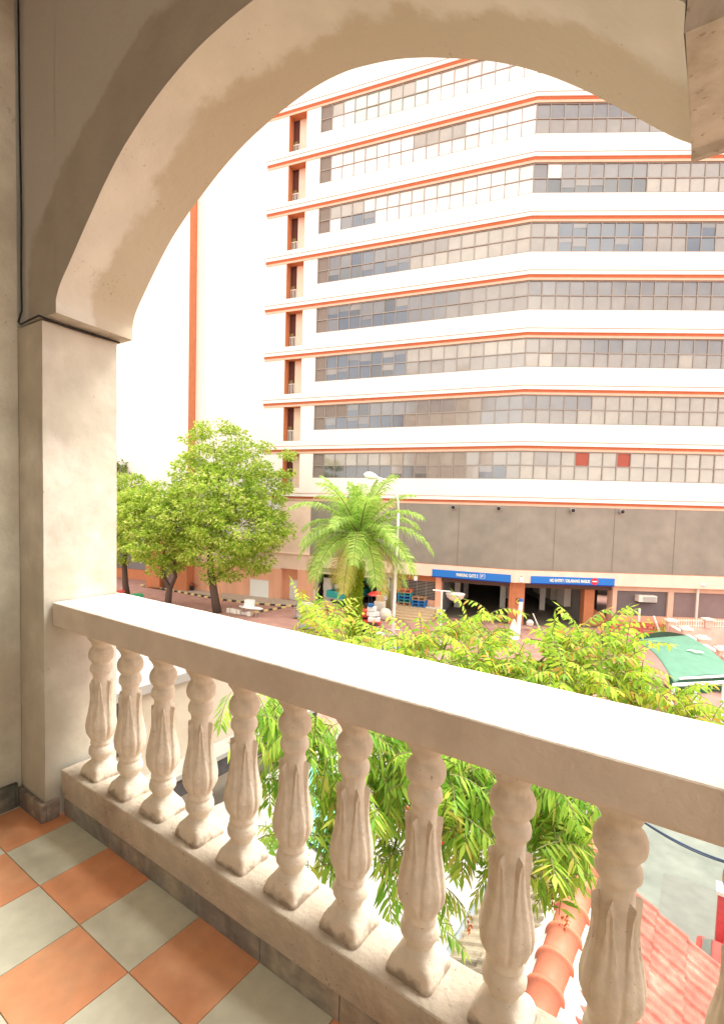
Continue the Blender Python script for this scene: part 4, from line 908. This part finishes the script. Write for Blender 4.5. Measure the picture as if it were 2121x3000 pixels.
# table with boxes at left of the palm
p_ = gp(735, 1805, G); rt = empty('table', p_, R(10), label='white plastic table beyond the rail near the island kerb', cat='table')
b = MB(); b.lathe(Fr((0, 0, .74), (1.9, 0, 0), (0, .8, 0)), [(.6, 0), (.65, .02), (.65, .05), (.6, .06)], 20); b.build('top', M['white'], rt)
for x_, y_ in ((-.8, -.3), (.8, -.3), (.8, .3), (-.8, .3)): MB().tube([(x_*.9, y_*.9, 0), (x_, y_, .74)], .03, 6).build('leg', M['metal'], rt)
for k, (dx, lab) in enumerate(((-.2, 'white foam box at the bottom of the pair on the table'), (-.15, 'white foam box on top of the other on the table'))):
    r0 = carton(p_+Vector((dx, 0, .803+k*.33)), (.8, .5, .32), .2, M['white'], lab, 'foam_box')
rt = empty('parcel_heap', gp(700, 1800, G), .2, label='heap of loose white parcels left of the table', cat='parcels'); b = MB()
for k in range(7): x_ = -1.4+k*.4; b.box(ID, (x_, random.uniform(-.3, .1), 0), (x_+.35, .3, random.uniform(.2, .45)))
b.build('parcel', M['offwhite'], rt, bevel=.03)
# green and red boxes near the trees
for (x_, y_, m_, lab) in ((404, 1780, 'green', 'green post box with a white patch between the two left trees'), (350, 1768, 'redpaint', 'red box at the foot of the leftmost tree')):
    r0 = empty('street_box', gp(x_, y_, G), R(-20), label=lab, cat='box')
    MB().box(ID, (-.5, -.4, .1), (.5, .4, 1.15)).build('cabinet', M[m_], r0, bevel=.03); MB().box(ID, (-.55, -.45, 1.151), (.55, .45, 1.25)).build('lid', M[m_], r0, bevel=.02)
    MB().box(ID, (-.25, -.42, .45), (.25, -.401, .85)).build('plate', M['white'], r0)
    for a_ in (-.35, .35): MB().box(ID, (a_-.05, -.3, 0), (a_+.05, .3, .099)).build('foot', M['black'], r0)
r0 = empty('fire_hydrant', gp(645, 1768, G), 0, label='orange and cream hydrant post on the pavement right of the third tree', cat='hydrant')
MB().lathe(ID, [(.16, 0), (.16, .1), (.1, .12), (.1, .9), (.14, .95), (.14, 1.2), (.08, 1.35), (.02, 1.4)], 12).build('barrel', M['salmon'], r0, smooth=False); MB().tube([(-.25, 0, 1.0), (.25, 0, 1.0)], .07, 8).build('outlet', M['kyel'], r0)
r0 = empty('plant_pot', gp(562, 1732, G)+Vector((0, 0, .13)), 0, label='small pot of red flowers at the foot of the orange return wall', cat='plant')
MB().lathe(ID, [(.22, 0), (.3, .4), (.3, .42)], 12).build('pot', M['black'], r0)
b = MB()
for k in range(140):
    a_ = Vector((random.gauss(0, .22), random.gauss(0, .22), .55+random.gauss(0, .18))); d_ = Vector((random.uniform(-1, 1), random.uniform(-1, 1), random.uniform(-1, 1))).normalized()*.09; e_ = d_.cross(Vector((.3, .5, .8))).normalized()*.06
    b.quad([a_-d_, a_+e_, a_+d_, a_-e_], 0 if k % 3 else 1)
b.build('blossom', [M['redpaint'], M['green']], r0)
# street lamp
lp = gp(1148, 1905, G); tp = None
rt = empty('street_lamp', lp, 0, label='tall white curved street lamp with an oval head beside the palm', cat='street lamp')
dep = (lp).dot(_f)
def lq(x_, y_): return dp(x_, y_, dep)-lp
b = MB(); b.tube([(0, 0, 0), lq(1158, 1700), lq(1163, 1590), lq(1167, 1500)], [.13, .11, .095, .08], 10); b.build('pole', M['white'], rt, smooth=True)
b = MB(); b.tube([lq(1167, 1500), lq(1165, 1462), lq(1156, 1436), lq(1143, 1418), lq(1126, 1406), lq(1105, 1398)], [.08, .075, .07, .065, .06, .06], 8); b.build('arm', M['white'], rt, smooth=True)
a_ = lq(1107, 1399); c_ = lq(1066, 1389); b = MB(); b.tube([a_, a_*.75+c_*.25, a_*.45+c_*.55, a_*.15+c_*.85, c_], [.08, .2, .27, .2, .03], 12); b.build('lamp_head', M['white'], rt, smooth=True)

# ------------------------------------------------------------------ roofs below the balcony
def tile_roof(name, side, x0, x1, z0, z1, y0, y1, m, rt):
    n_ = 9; L_ = abs(x1-x0); gx = x1-x0
    b = MB(); cw = .30; gl = .37; nl = int(math.hypot(x1-x0, z1-z0)/gl)+1; tot = math.hypot(x1-x0, z1-z0)
    ux, uz = (x1-x0)/tot, (z1-z0)/tot; nx, nz_ = (-uz*(1 if ux > 0 else -1)), abs(ux)
    y = y0
    while y < y1-.01:
        for r_ in range(nl):
            s0, s1 = r_*gl, min((r_+1)*gl+.04, tot)
            n0 = len(b.v); K = 12; dy = (random.uniform(-.004, .004))
            for (s_, lift) in ((s0, .004), (s1, .034), (s1, .012)):
                for k in range(K+1):
                    t = k/K; h = .014*math.cos(t*2*math.pi*2)+(.012 if t > .9 else 0)
                    b.v.append((x0+ux*s_+nx*(lift+h), y+cw*t+dy, z0+uz*s_+nz_*(lift+h)))
            for q_ in range(2):
                for k in range(K): a_ = n0+q_*(K+1)+k; b.f.append((a_, a_+1, a_+K+2, a_+K+1)); b.m.append(0)
        y += cw
    b.build(name, m, rt)
RH = Vector((-1.04, 5.5, -4.6))
rh = empty('tiled_roof_house', (0, 0, 0), label='low house with a roof red tiled on one side and grey tiled on the other', cat='house')
tile_roof('red_tiles', 1, -.98, 2.4, -4.66, -6.55, 2.1, 7.5, M['tilered'], rh)
tile_roof('grey_tiles', -1, -1.10, -2.15, -4.66, -5.22, 2.1, 7.5, M['tilegrey'], rh)
b = MB()
def rcap(y0):
    n0 = len(b.v); K = 14
    for (yy, rr) in ((y0, .150), (y0+.045, .195), (y0+.05, .172), (y0+.36, .160)):
        pass
rc = None
y = 2.2; k = 0
b = MB()
while y < 7.6:
    prof = [(.150, 0), (.186, .0), (.190, .03), (.186, .055), (.160, .06), (.150, .46)]
    n0 = len(b.v); K = 14
    for (rr, dy) in prof:
        for q_ in range(K+1):
            th = -.45+(math.pi+.9)*q_/K; b.v.append((-1.04+rr*math.cos(th), y+.46-dy, -4.66+rr*math.sin(th)*.95+.02))
    for i in range(len(prof)-1):
        for q_ in range(K): a_ = n0+i*(K+1)+q_; b.f.append((a_, a_+1, a_+K+2, a_+K+1)); b.m.append(0)
    y += .40
b.build('ridge_tiles', M['ridge'], rh, smooth=True)
def mort(side):
    def f(u, v):
        y_ = 2.1+u*5.4; ra = noise.noise(Vector((y_*6, side, 0)))*.06+noise.noise(Vector((y_*21, side, 2)))*.045
        w_ = .10+max(0, .10+ra)
        x_ = -1.04+side*(.13+v*w_); base = -4.66-(abs(x_+1.04)-.06)*.555
        return (x_, y_, base+.045+.05*(1-v)-.03*v*v+noise.noise(Vector((y_*9, v*4, 1)))*.012)
    return f
MB().grid(mort(1), 260, 8).grid(mort(-1), 260, 8).build('mortar_bedding', M['mortar'], rh, smooth=True)
MB().box(ID, (-2.1, 2.2, G), (2.3, 7.4, -6.6)).box(ID, (-2.0, 2.2, -6.59), (-.9, 7.4, -5.35)).build('house_wall', M['concrete'], rh)
MB().box(ID, (-1.0, 7.56, -5.1), (2.4, 7.60, -4.95)) 
# neighbour block at left: cream wall, terracotta roof, white sheet roof falling towards the grey tiles
nb = empty('neighbour_house', (0, 0, 0), label='neighbouring cream house with terracotta flat roof beyond the left of the rail', cat='house')
MB().box(ID, (-14, 1.9, G), (-5.3, 6.55, -2.32)).build('wall', mat('neighbour_cream', (.42, .37, .29), .9, .06, 1.2, .2, 20, col2=(.34, .29, .22), thr=.6), nb)
MB().box(ID, (-14, 5.0, -2.319), (-5.25, 6.62, -2.2)).build('roof', M['terra'], nb); MB().box(ID, (-14, 1.8, -2.319), (-5.26, 4.998, -2.21)).build('flat_roof', M['zinc'], nb)
b = MB()
for k in range(9): b.box(ID, (-13.5+k*.9, 5.6, -2.199), (-12.9+k*.9, 6.3, -2.13))
b.build('roof_tile_pile', M['terra'], nb)
MB().box(ID, (-5.3, 3.16, -2.32+.0), (-5.28, 3.28, -1.9)).build('downpipe', M['gutter'], nb) if 0 else None
MB().box(ID, (-5.299, 3.05, -2.95), (-5.27, 3.27, -2.33)).build('window', M['gutter'], nb)
MB().box(ID, (-5.299, 1.9, -3.62), (-5.0, 6.55, -3.40)).build('gutter', M['gutter'], nb); MB().box(ID, (-5.299, 1.9, -3.39), (-4.98, 6.55, -3.33)).build('gutter_flashing', M['zinc'], nb)
ws = empty('sheet_roof', (0, 0, 0), label='white ribbed sheet roof between the cream house and the grey tiles', cat='roof')
b = MB()
def shf(u, v):
    x_ = -5.0+u*2.75; y_ = 1.9+v*5.7
    return (x_, y_, -4.0-u*1.25+.02*abs(math.sin(y_*9)))
b.grid(shf, 10, 150); b.build('ribbed_sheet', M['zinc'], ws)
b = MB(); b.quad([(-4.4, 5.0, -4.2), (-3.5, 5.2, -4.6), (-3.9, 6.4, -4.42), (-4.8, 6.2, -4.02)]); b.build('teal_panel', M['tealsheet'], ws)
b = MB(); b.quad([(-2.9, 3.4, -4.86), (-2.35, 3.5, -5.1), (-2.35, 4.1, -5.1), (-2.9, 4.0, -4.86)]); b.build('blue_panel', mat('sheet_blue', (.16, .42, .62), .5, .1), ws)
MB().box(ID, (-2.42, 1.9, -5.42), (-2.12, 7.6, -5.30)).build('valley_flashing', M['bluish'], ws); MB().box(ID, (-5.0, 1.9, G), (-2.5, 7.3, -5.5)).build('wall', M['concrete'], ws)
b = MB(); b.tube([(-3.9, 6.6, -4.2), (-2.9, 6.9, -4.35)], .03, 6); b.tube([(-3.9, 6.6, -4.45), (-2.9, 6.9, -4.6)], .03, 6); b.tube([(-2.9, 6.9, -4.3), (-2.9, 6.9, -5.1)], .03, 6); b.tube([(-3.9, 6.6, -4.15), (-3.9, 6.6, -4.5)], .03, 6)
b.build('pipe_frame', M['redpaint'], label='thin red pipe frame standing on the white sheet roof among the leaves', cat='frame')
# cables
b = MB(); a_ = dp(1850, 2385, 4.2); c_ = dp(2250, 2560, 3.4)
b.tube([a_+(c_-a_)*t+Vector((0, 0, -.06*math.sin(math.pi*t))) for t in [k/12 for k in range(13)]], .0065, 6); b.tube([a_+(c_-a_)*t+Vector((0, .02, -.015-.07*math.sin(math.pi*t))) for t in [k/12 for k in range(13)]], .005, 6)
b.build('overhead_cable', M['cable'], label='twisted dark blue overhead cable crossing the yard below the rail', cat='cable')
# red car in the yard
rt = empty('parked_car', (1.02, 11.7, G), R(-92), label='red car with dark windscreen parked in the pale yard at the right edge', cat='car')
def carf(prof, w0, w1):
    b = MB(); n_ = len(prof)
    for sgn in (-1, 1):
        for (x_, z_, f) in prof: b.v.append((x_, sgn*(w0*(1-f)+w1*f), z_))
    for i in range(n_): j = (i+1) % n_; b.f.append((i, j, n_+j, n_+i)); b.m.append(0)
    b.f.append(tuple(range(n_))[::-1]); b.m.append(0); b.f.append(tuple(n_+i for i in range(n_))); b.m.append(0); return b
carf([(2.1, .35, 0), (2.15, .62, 0), (1.9, .78, 0), (1.0, .92, 0), (.9, .93, 0), (-1.9, .95, 0), (-2.1, .8, 0), (-2.1, .35, 0)], .86, .8).build('body', M['redpaint'], rt, bevel=.08)
carf([(.95, .93, 0), (.25, 1.42, 1), (-1.2, 1.45, 1), (-1.85, .95, 0)], .78, .60).build('greenhouse', M['glassdark'], rt, bevel=.03)
MB().box(ID, (-1.15, -.58, 1.451), (.2, .58, 1.49)).build('roof', M['redpaint'], rt, bevel=.02)
for x_ in (-1.3, 1.35):
    for y_ in (-.82, .82): w_ = MB().lathe(Fr((x_, y_, .32), (1, 0, 0), (0, 0, 1), (0, 1, 0)), [(.2, -.1), (.32, -.09), (.32, .09), (.2, .1)], 18).build('wheel', M['black'], rt); MB().lathe(Fr((x_, y_, .32), (1, 0, 0), (0, 0, 1), (0, 1, 0)), [(.19, -.11), (.19, .11)], 12).build('rim', M['metal'], w_)
for y_ in (-.92, .92): MB().box(ID, (.65, y_-.1, .92), (.85, y_+.1, 1.08)).build('mirror', M['black'], rt, bevel=.03)
for y_ in (-.6, .6): MB().box(ID, (2.0, y_-.18, .6), (2.16, y_+.18, .74)).build('headlight', M['white'], rt, bevel=.02)

p_ = gp(2113, 2836, G); r0 = empty('gate_pillar', p_, 0, label='pink red painted gate pillar at the right edge beyond the red roof', cat='pillar')
MB().box(ID, (-.16, -.16, 0), (.3, .16, 1.75)).build('shaft', mat('pillar_pink', (.55, .08, .08), .6, .08), r0, bevel=.02); MB().box(ID, (-.2, -.2, 1.751), (.34, .2, 1.84)).build('cap', M['offwhite'], r0)
# ------------------------------------------------------------------ vegetation
LM = {}
LM['tree'] = leafmat('leaf_street', (.19, .36, .02), (.58, .72, .12), .52, (.80, .76, .30))
LM['dark'] = leafmat('leaf_dark', (.12, .20, .03), (.28, .36, .06), .4)
LM['near'] = leafmat('leaf_near', (.19, .40, .03), (.56, .68, .08), .55, (.62, .36, .08)); LM['low'] = leafmat('leaf_low', (.12, .31, .02), (.42, .62, .08), .5, (.50, .50, .10))
LM['palm'] = leafmat('leaf_palm', (.17, .38, .04), (.50, .66, .15), .5)
LM['palmold'] = leafmat('leaf_palm_old', (.38, .44, .07), (.58, .50, .14), .4)
LM['fern'] = leafmat('leaf_fern', (.22, .38, .01), (.48, .56, .04), .45)
def rv(): 
    while True:
        v = Vector((random.uniform(-1, 1), random.uniform(-1, 1), random.uniform(-1, 1)))
        if 0 < v.length < 1: return v
def leafq(b, c, d, s, wd=.35, curl=.15):
    n = rv(); a = d.cross(n)
    if a.length < 1e-4: return
    a.normalize(); nn = a.cross(d)
    b.quad([c, c+d*s*.45+a*s*wd*.5+nn*s*.04, c+d*s-nn*s*curl, c+d*s*.45-a*s*wd*.5+nn*s*.04])
def street_tree(name, base, blobs, nl, m, lab, ls=.26, trunk=None, grp=None):
    rt = empty(name, base, 0, label=lab, cat='tree', group=grp)
    b = MB(); tot = sum(r_[0]*r_[1] for _, r_ in blobs)
    tw = MB()
    for c, rr in blobs:
        c = c-Vector(base); k = int(nl*rr[0]*rr[1]/tot); ncl = max(6, k//36)
        cl = []
        for q_ in range(ncl):
            v = rv(); v = v.normalized()*(v.length**.35)
            cl.append(Vector((c.x+v.x*rr[0], c.y+v.y*rr[0], c.z+v.z*rr[1])))
        for cc in cl:
            if random.random() < .14: tw.tube([c+(cc-c)*.45-Vector((0, 0, .3)), c+(cc-c)*.75-Vector((0, 0, .1)), cc], [.03, .02, .01], 4, cap=False)
            for j in range(36):
                o_ = rv()*.62; o_.z *= .42; d_ = (o_.normalized()+Vector((0, 0, -.25))+(cc-c).normalized()*.4).normalized(); leafq(b, cc+o_, d_, ls*random.uniform(.7, 1.25), .5)
    b.build('crown', m, rt)
    if trunk:
        t = MB()
        for (pts, rs) in trunk: t.tube([Vector(p)-Vector(base) for p in pts], rs, 9)
        t.build('trunk', M['trunk'], rt, smooth=True)
    tw.build('branches', M['trunk'], rt)
    return rt
def PB(lst, d, sc=1.3069):                 # crown lobes: photo position, size (display px) at depth d
    o_ = []
    for (x_, y_, rx, ry, dd) in lst:
        de = d+dd; o_.append((dp(x_*sc, y_*sc, de), (rx*sc*de/FP, ry*sc*de/FP)))
    return o_
T3 = gp(637, 1795, G); T2 = gp(492, 1782, G); T1 = gp(375, 1756, G)
def tp_(x_, y_, d): return dp(x_, y_, d)
def tr(T, pts): return pts
d3 = T3.dot(_f); d2_ = T2.dot(_f); d1_ = T1.dot(_f)
street_tree('street_tree', T3, PB([(480, 960, 40, 15, 0), (440, 985, 30, 14, 1), (520, 975, 30, 12, 0), (560, 1005, 45, 14, 0), (480, 1020, 55, 28, 0), (540, 1045, 70, 30, 0), (430, 1060, 50, 35, 0), (500, 1110, 100, 60, -1), (590, 1100, 55, 45, 0), (440, 1150, 90, 60, 0), (530, 1180, 100, 60, -1.5), (610, 1190, 45, 45, 0), (480, 1230, 80, 40, -1), (560, 1250, 60, 35, 0), (630, 1090, 25, 12, 0), (650, 1060, 14, 8, 0), (640, 1020, 18, 7, 0), (475, 1290, 20, 14, 0), (510, 1285, 30, 14, 0)], d3), 34000, LM['tree'],
    'tallest leafy street tree with a wide airy crown, third from the left', .30,
    [([T3, tp_(628, 1740, d3), tp_(618, 1680, d3), tp_(614, 1600, d3), tp_(640, 1500, d3), tp_(640, 1380, d3), tp_(625, 1290, d3)], [.42, .36, .30, .24, .17, .1, .04]), ([tp_(614, 1610, d3), tp_(570, 1520, d3), tp_(550, 1430, d3)], [.2, .12, .05]), ([tp_(640, 1500, d3), tp_(720, 1430, d3), tp_(745, 1370, d3)], [.14, .08, .03])], 'trees along the street kerb')
street_tree('street_tree', T2, PB([(360, 1110, 50, 30, 0), (330, 1170, 60, 50, 0), (390, 1170, 50, 55, 0), (350, 1220, 70, 40, -1), (400, 1230, 40, 40, 0), (370, 1270, 35, 18, 0), (300, 1130, 40, 30, 0)], d2_), 15000, LM['tree'],
    'leafy street tree with a forked trunk, second from the left', .30,
    [([T2, tp_(495, 1740, d2_), tp_(498, 1725, d2_), tp_(480, 1690, d2_), tp_(482, 1620, d2_), tp_(490, 1540, d2_)], [.32, .3, .26, .17, .14, .06]), ([tp_(498, 1727, d2_), tp_(515, 1690, d2_), tp_(508, 1630, d2_), tp_(520, 1540, d2_)], [.2, .17, .13, .05])], 'trees along the street kerb')
street_tree('street_tree', T1, PB([(285, 1100, 50, 35, 0), (260, 1170, 60, 50, 0), (300, 1200, 50, 40, 0), (280, 1240, 45, 20, 0), (320, 1110, 40, 25, 0)], d1_), 12000, LM['tree'],
    'leafy street tree half hidden by the pillar, leftmost of the row', .30,
    [([T1, tp_(368, 1710, d1_), tp_(365, 1650, d1_), tp_(372, 1590, d1_)], [.34, .3, .24, .12])], 'trees along the street kerb')
BT = gp(250, 1690, G)*1.0; db = 66
street_tree('dense_tree', Vector((BT.x, BT.y, G)), PB([(262, 1045, 40, 22, 0), (250, 1080, 70, 40, 0), (270, 1140, 80, 50, 0), (240, 1200, 70, 50, 0), (320, 1160, 60, 40, 2)], db), 12000, LM['dark'],
    'dark dense tree farther back behind the left of the street row', .42, [([Vector((BT.x, BT.y, G)), dp(240, 1600, db), dp(245, 1500, db)], [.5, .4, .2])])
# palm
PB0 = gp(1035, 1895, G); pd = PB0.dot(_f)
rt = empty('palm_tree', PB0, 0, label='tall feather palm with a fern covered trunk standing by the street lamp', cat='palm tree')
top = dp(1052, 1580, pd)-PB0
axis = [Vector((0, 0, 0)), dp(1036, 1800, pd)-PB0, dp(1038, 1700, pd)-PB0, dp(1046, 1640, pd)-PB0, top]
MB().tube(axis, [.36, .30, .28, .30, .36], 12).build('trunk', M['palmtrunk'], rt, smooth=True)
b = MB()
for k in range(5200):
    t = random.random()**.9*.80; i = min(int(t/.8*3), 2); f = t/.8*3-i; c = axis[i]+(axis[i+1]-axis[i])*f; a_ = random.uniform(0, 2*math.pi); o_ = Vector((math.cos(a_), math.sin(a_), 0))
    leafq(b, c+o_*random.uniform(.28, .52), (o_*.5+Vector((0, 0, -1))+rv()*.6).normalized(), random.uniform(.22, .42), .3)
b.build('fern_cover', LM['fern'], rt)
b = MB()
for k in range(160):
    t = random.random(); a_ = random.uniform(0, 2*math.pi); o_ = Vector((math.cos(a_), math.sin(a_), 0)); c = axis[3]+(axis[4]-axis[3])*t
    b.tube([c+o_*.25, c+o_*.5+Vector((0, 0, .1)), c+o_*.62+Vector((0, 0, .35))], [.07, .05, .02], 5)
b.build('frond_stub', M['palmtrunk'], rt)
frp = rt; random.seed(5)
def frond(az, el, Lf_, droop, m):
    b = MB(); rr = []; d = Vector((math.cos(az)*math.cos(el), math.sin(az)*math.cos(el), math.sin(el))); p = top+Vector((0, 0, .15)); n_ = 26; st = Lf_/n_
    for k in range(n_+1):
        rr.append((p.copy(), d.copy())); p = p+d*st; d = (d+Vector((0, 0, -droop*(.4+1.4*k/n_)/n_*2.1))).normalized()
    b.tube([q_[0] for q_ in rr], [.05*(1-k/(n_+1))+.008 for k in range(n_+1)], 4, m=0)
    for k in range(3, n_+1):
        for sub in (0, .33, .66):
            c, dd = rr[k]; 
            if k < n_: c = c+(rr[k+1][0]-c)*sub
            sd_ = dd.cross(Vector((0, 0, 1)))
            if sd_.length < .05: sd_ = Vector((1, 0, 0))
            sd_.normalize(); upv = sd_.cross(dd).normalized(); ll = 1.0*math.sin(math.pi*min(1, (k-1)/n_*.86+.12))**.6*Lf_/4.6
            for sg in (-1, 1):
                e = (sd_*sg*.85+dd*.55+upv*random.uniform(-.1, .35)).normalized(); l_ = ll*random.uniform(.8, 1.1); q1 = c+e*l_*.5; q2 = c+e*l_*.9+Vector((0, 0, -.35*l_)); wv = dd*.027
                b.quad([c-wv, c+wv, q1+wv*1.3, q1-wv*1.3], 1); b.quad([q1-wv*1.3, q1+wv*1.3, q2+wv*.2, q2-wv*.2], 1)
    return b.build('frond', [M['palmtrunk'], m], frp)
nf = 40
for k in range(nf):
    az = k*2.39996+.3; q_ = k/nf; el = R(80-q_*100); frond(az, el, random.uniform(4.9, 6.0)*(.75 if q_ < .1 else 1), .5+.65*q_, LM['palmold'] if q_ > .86 or k in (3, 11) else LM['palm'])
SEED = leafmat('seed_red', (.45, .08, .02), (.60, .22, .05), .2)
# near tree: pinnate leaves below and beyond the rail
random.seed(21)
NT = Vector((-2.0, 3.35, G)); NT = dp(1222, 2300, 4.3); NT.z = G
rt = empty('feather_leaf_tree', NT, 0, label='bright green tree with drooping feather leaves just beyond the balcony rail', cat='tree')
def pinnate(b, tw, c, d, Ln, ls, m=0, dr=.5):
    n_ = 8 if m == 0 else 10; p = c.copy(); d = d.normalized(); st = Ln/n_; pts = [p.copy()]
    for k in range(n_):
        d = (d+Vector((0, 0, -dr/n_*(.6+k/n_)))).normalized(); p = p+d*st; pts.append(p.copy())
        sd_ = d.cross(Vector((0, 0, 1)))
        if sd_.length < .08: sd_ = d.cross(Vector((1, .3, 0)))
        sd_.normalize()
        for sg in (-1, 1):
            e = (sd_*sg*.8+d*.45+Vector((0, 0, -.55))+rv()*.22).normalized(); l_ = ls*random.uniform(.5, 1.2)*(1-.35*abs(k/n_-.45)); a = e.cross(d); a = (e.cross(a)).normalized()*l_*(.15 if m == 0 else .105) if a.length > .01 else Vector((0, 0, .01))
            t1 = p+e*l_*.35; t2 = p+e*l_*.7+Vector((0, 0, -.04*l_)); t3 = p+e*l_+Vector((0, 0, -.16*l_))
            b.quad([p, t1+a, t2+a*.75, t3, t2-a*.75, t1-a], m)
    e = d; a = sd_*ls*.12; b.quad([p, p+e*ls*.4+a, p+e*ls*.95, p+e*ls*.4-a], m)
    tw.tube(pts, .0035, 3, m=0, cap=False)
lb = MB(); tw = MB()
N2F = rotf((0, 0, 0), 0)
# (display x, display y, radius px, depth, count, leaf length, mode)
top_bl = [(715, 1400, 26, 6.2, 7, .42), (745, 1385, 20, 6.2, 4, .42), (765, 1420, 30, 6.0, 7, .42), (800, 1440, 22, 6.0, 4, .4), (850, 1465, 26, 5.8, 6, .42), (900, 1460, 36, 5.2, 11, .38), (945, 1430, 34, 5.2, 10, .38), (1000, 1425, 34, 5.2, 9, .38), (1040, 1395, 26, 5.2, 7, .38), (1090, 1375, 16, 5.2, 4, .36), (1095, 1420, 34, 5.2, 10, .38), (1140, 1425, 18, 5.2, 4, .36), (960, 1490, 55, 4.8, 22, .38), (1050, 1480, 60, 4.8, 26, .38), (1130, 1500, 50, 4.8, 20, .38), (1200, 1510, 50, 4.8, 18, .38), (1255, 1430, 34, 5.0, 11, .38), (1300, 1420, 36, 5.0, 12, .38), (1350, 1425, 38, 5.0, 13, .38), (1405, 1440, 34, 5.0, 10, .38),
          (1260, 1490, 50, 4.7, 20, .38), (1330, 1500, 60, 4.7, 26, .38), (1390, 1510, 48, 4.7, 18, .36), (1435, 1540, 30, 4.7, 9, .34), (1430, 1570, 34, 4.7, 10, .34), (1500, 1585, 24, 4.7, 5, .32), (1550, 1590, 28, 4.6, 9, .34), (1600, 1615, 24, 4.6, 7, .34), (1520, 1560, 26, 4.6, 7, .34), (930, 1500, 40, 5, 10, .38), (1250, 1540, 70, 4.5, 24, .38), (1100, 1530, 60, 4.6, 16, .38)]
low_bl = [(500, 1580, 20, 4.4, 3, .42), (590, 1610, 34, 3.9, 9, .42), (610, 1690, 42, 3.8, 12, .42), (600, 1750, 28, 3.9, 5, .42), (620, 1850, 34, 5.0, 7, .42), (700, 1650, 45, 3.8, 12, .42), (730, 1760, 42, 3.7, 12, .42), (720, 1880, 50, 3.6, 14, .42), (760, 1950, 30, 3.6, 5, .42), (860, 1690, 60, 3.6, 20, .42), (860, 1800, 60, 3.5, 18, .42), (880, 1900, 45, 3.5, 9, .42), (1010, 1740, 70, 3.5, 24, .42), (1050, 1830, 60, 3.4, 20, .42), (980, 1960, 30, 3.5, 5, .42), (1090, 1760, 60, 3.5, 16, .42), (1230, 1800, 65, 3.5, 22, .42), (1250, 1880, 60, 3.4, 18, .42), (1300, 1850, 40, 3.5, 11, .42), (1270, 1960, 40, 3.4, 8, .42), (1000, 2080, 24, 4.6, 4, .42), (1130, 1920, 40, 3.5, 6, .42), (930, 1720, 50, 3.6, 10, .42)]
hub = dp(1225, 2080, 4.3)-NT
for bl, up in ((top_bl, 1), (low_bl, 0)):
    for (x_, y_, r_, de, ct, Ln) in bl:
        c0 = dp(x_*1.3069, y_*1.3069, de)-NT; rw = r_*1.3069*de/FP
        for k in range(int(ct*(1.3 if up else 1.45))):
            o_ = rv()*rw*1.0; c = c0+o_; c.y += random.uniform(-.25, .25)
            if up: d = Vector((o_.x, o_.y, abs(o_.z)+rw*.25)).normalized()+Vector((random.uniform(-.5, .5), random.uniform(-.5, .3), .2)); pinnate(lb, tw, c-d.normalized()*Ln*.4, d, Ln*random.uniform(.7, 1.1), .105, 0, 1.1)
            else: d = Vector((random.uniform(-.7, .7), random.uniform(-.6, .5), random.uniform(-.6, .5))); pinnate(lb, tw, c-d.normalized()*Ln*.3+Vector((0, 0, .08)), d, Ln*random.uniform(.6, 1.0), .125, 1, 1.2)
        if ct > 8:
            a_ = c0-Vector((0, 0, rw*.5)); mid = (hub+c0)*.5+Vector((0, 0, -.25)); tw.tube([hub, mid, a_, c0], [.028, .016, .009, .004], 5, cap=False)
print('near leaves', len(lb.f))
lb.build('crown', [LM['near'], LM['low']], rt)
tw.build('branches', mat('twig_green', (.16, .15, .06), .8, .1), rt)
MB().tube([Vector((0, 0, 0)), Vector((.05, 0, 3)), hub*.8, hub], [.11, .09, .06, .035], 8).build('trunk', M['trunk'], rt, smooth=True)
for (x_, y_, de) in ((1258, 2690, 3.3), (1095, 2740, 3.3), (1375, 2700, 3.4), (1620, 2640, 3.3), (1655, 2690, 3.3), (1130, 2560, 3.4), (1590, 2590, 3.4)):
    c = dp(x_, y_, de)-NT; b = MB()
    for k in range(26):
        o_ = Vector((random.gauss(0, .012), random.gauss(0, .012), random.uniform(-.06, .06))); leafq(b, c+o_, (rv()*.5+Vector((0, 0, -1))).normalized(), random.uniform(.02, .045), .35)
    b.build('seed_cluster', SEED, rt)
# low palms/plants near the rail, at the foot of the palm
def bush(x_, y_, de, n_, r_, lab, ll=.5):
    c0 = dp(x_, y_, de); g = Vector((c0.x, c0.y, G)); r0 = empty('shrub', g, 0, label=lab, cat='shrub'); b = MB(); t_ = MB()
    for k in range(n_):
        o_ = rv()*r_; c = c0-g+o_; pinnate(b, t_, c, rv()+Vector((0, 0, .5)), ll, ll*.3, 0, 1)
    t_.tube([(0, 0, 0), c0-g], [.09, .04], 6); b.build('foliage', LM['near'], r0); t_.build('stem', M['trunk'], r0)
bush(930, 1845, 24, 34, 1.1, 'bright broad leaved shrub in front of the palm trunk', 1.5)
bush(1100, 1895, 22, 22, .8, 'small green shrub right of the palm trunk, low over the rail', 1.1)
bush(1960, 1868, 40, 22, .9, 'grey green shrub behind the green canopy at the pier corner', 1.2)

# ------------------------------------------------------------------ towers behind the balcony, mirrored in the ribbon windows
for (x_, y_, w_, h_, rz, lab) in ((-16, -62, 20, 44, .3, 'tall pale apartment tower behind the balcony'), (46, -70, 16, 50, -.2, 'far apartment tower behind the balcony')):
    r0 = empty('apartment_tower', (x_, y_, G), rz, label=lab, cat='building')
    MB().box(ID, (-w_/2, -6, 0), (w_/2, 6, h_)).build('wall', M['offwhite'], r0)
    b = MB()
    for f in range(int(h_/3.1)-1):
        for k in range(int(w_/3)): b.box(ID, (-w_/2+.6+k*3, 6.001, 1+f*3.1), (-w_/2+2.5+k*3, 6.05, 2.5+f*3.1))
    b.build('window', M['panelw'], r0)
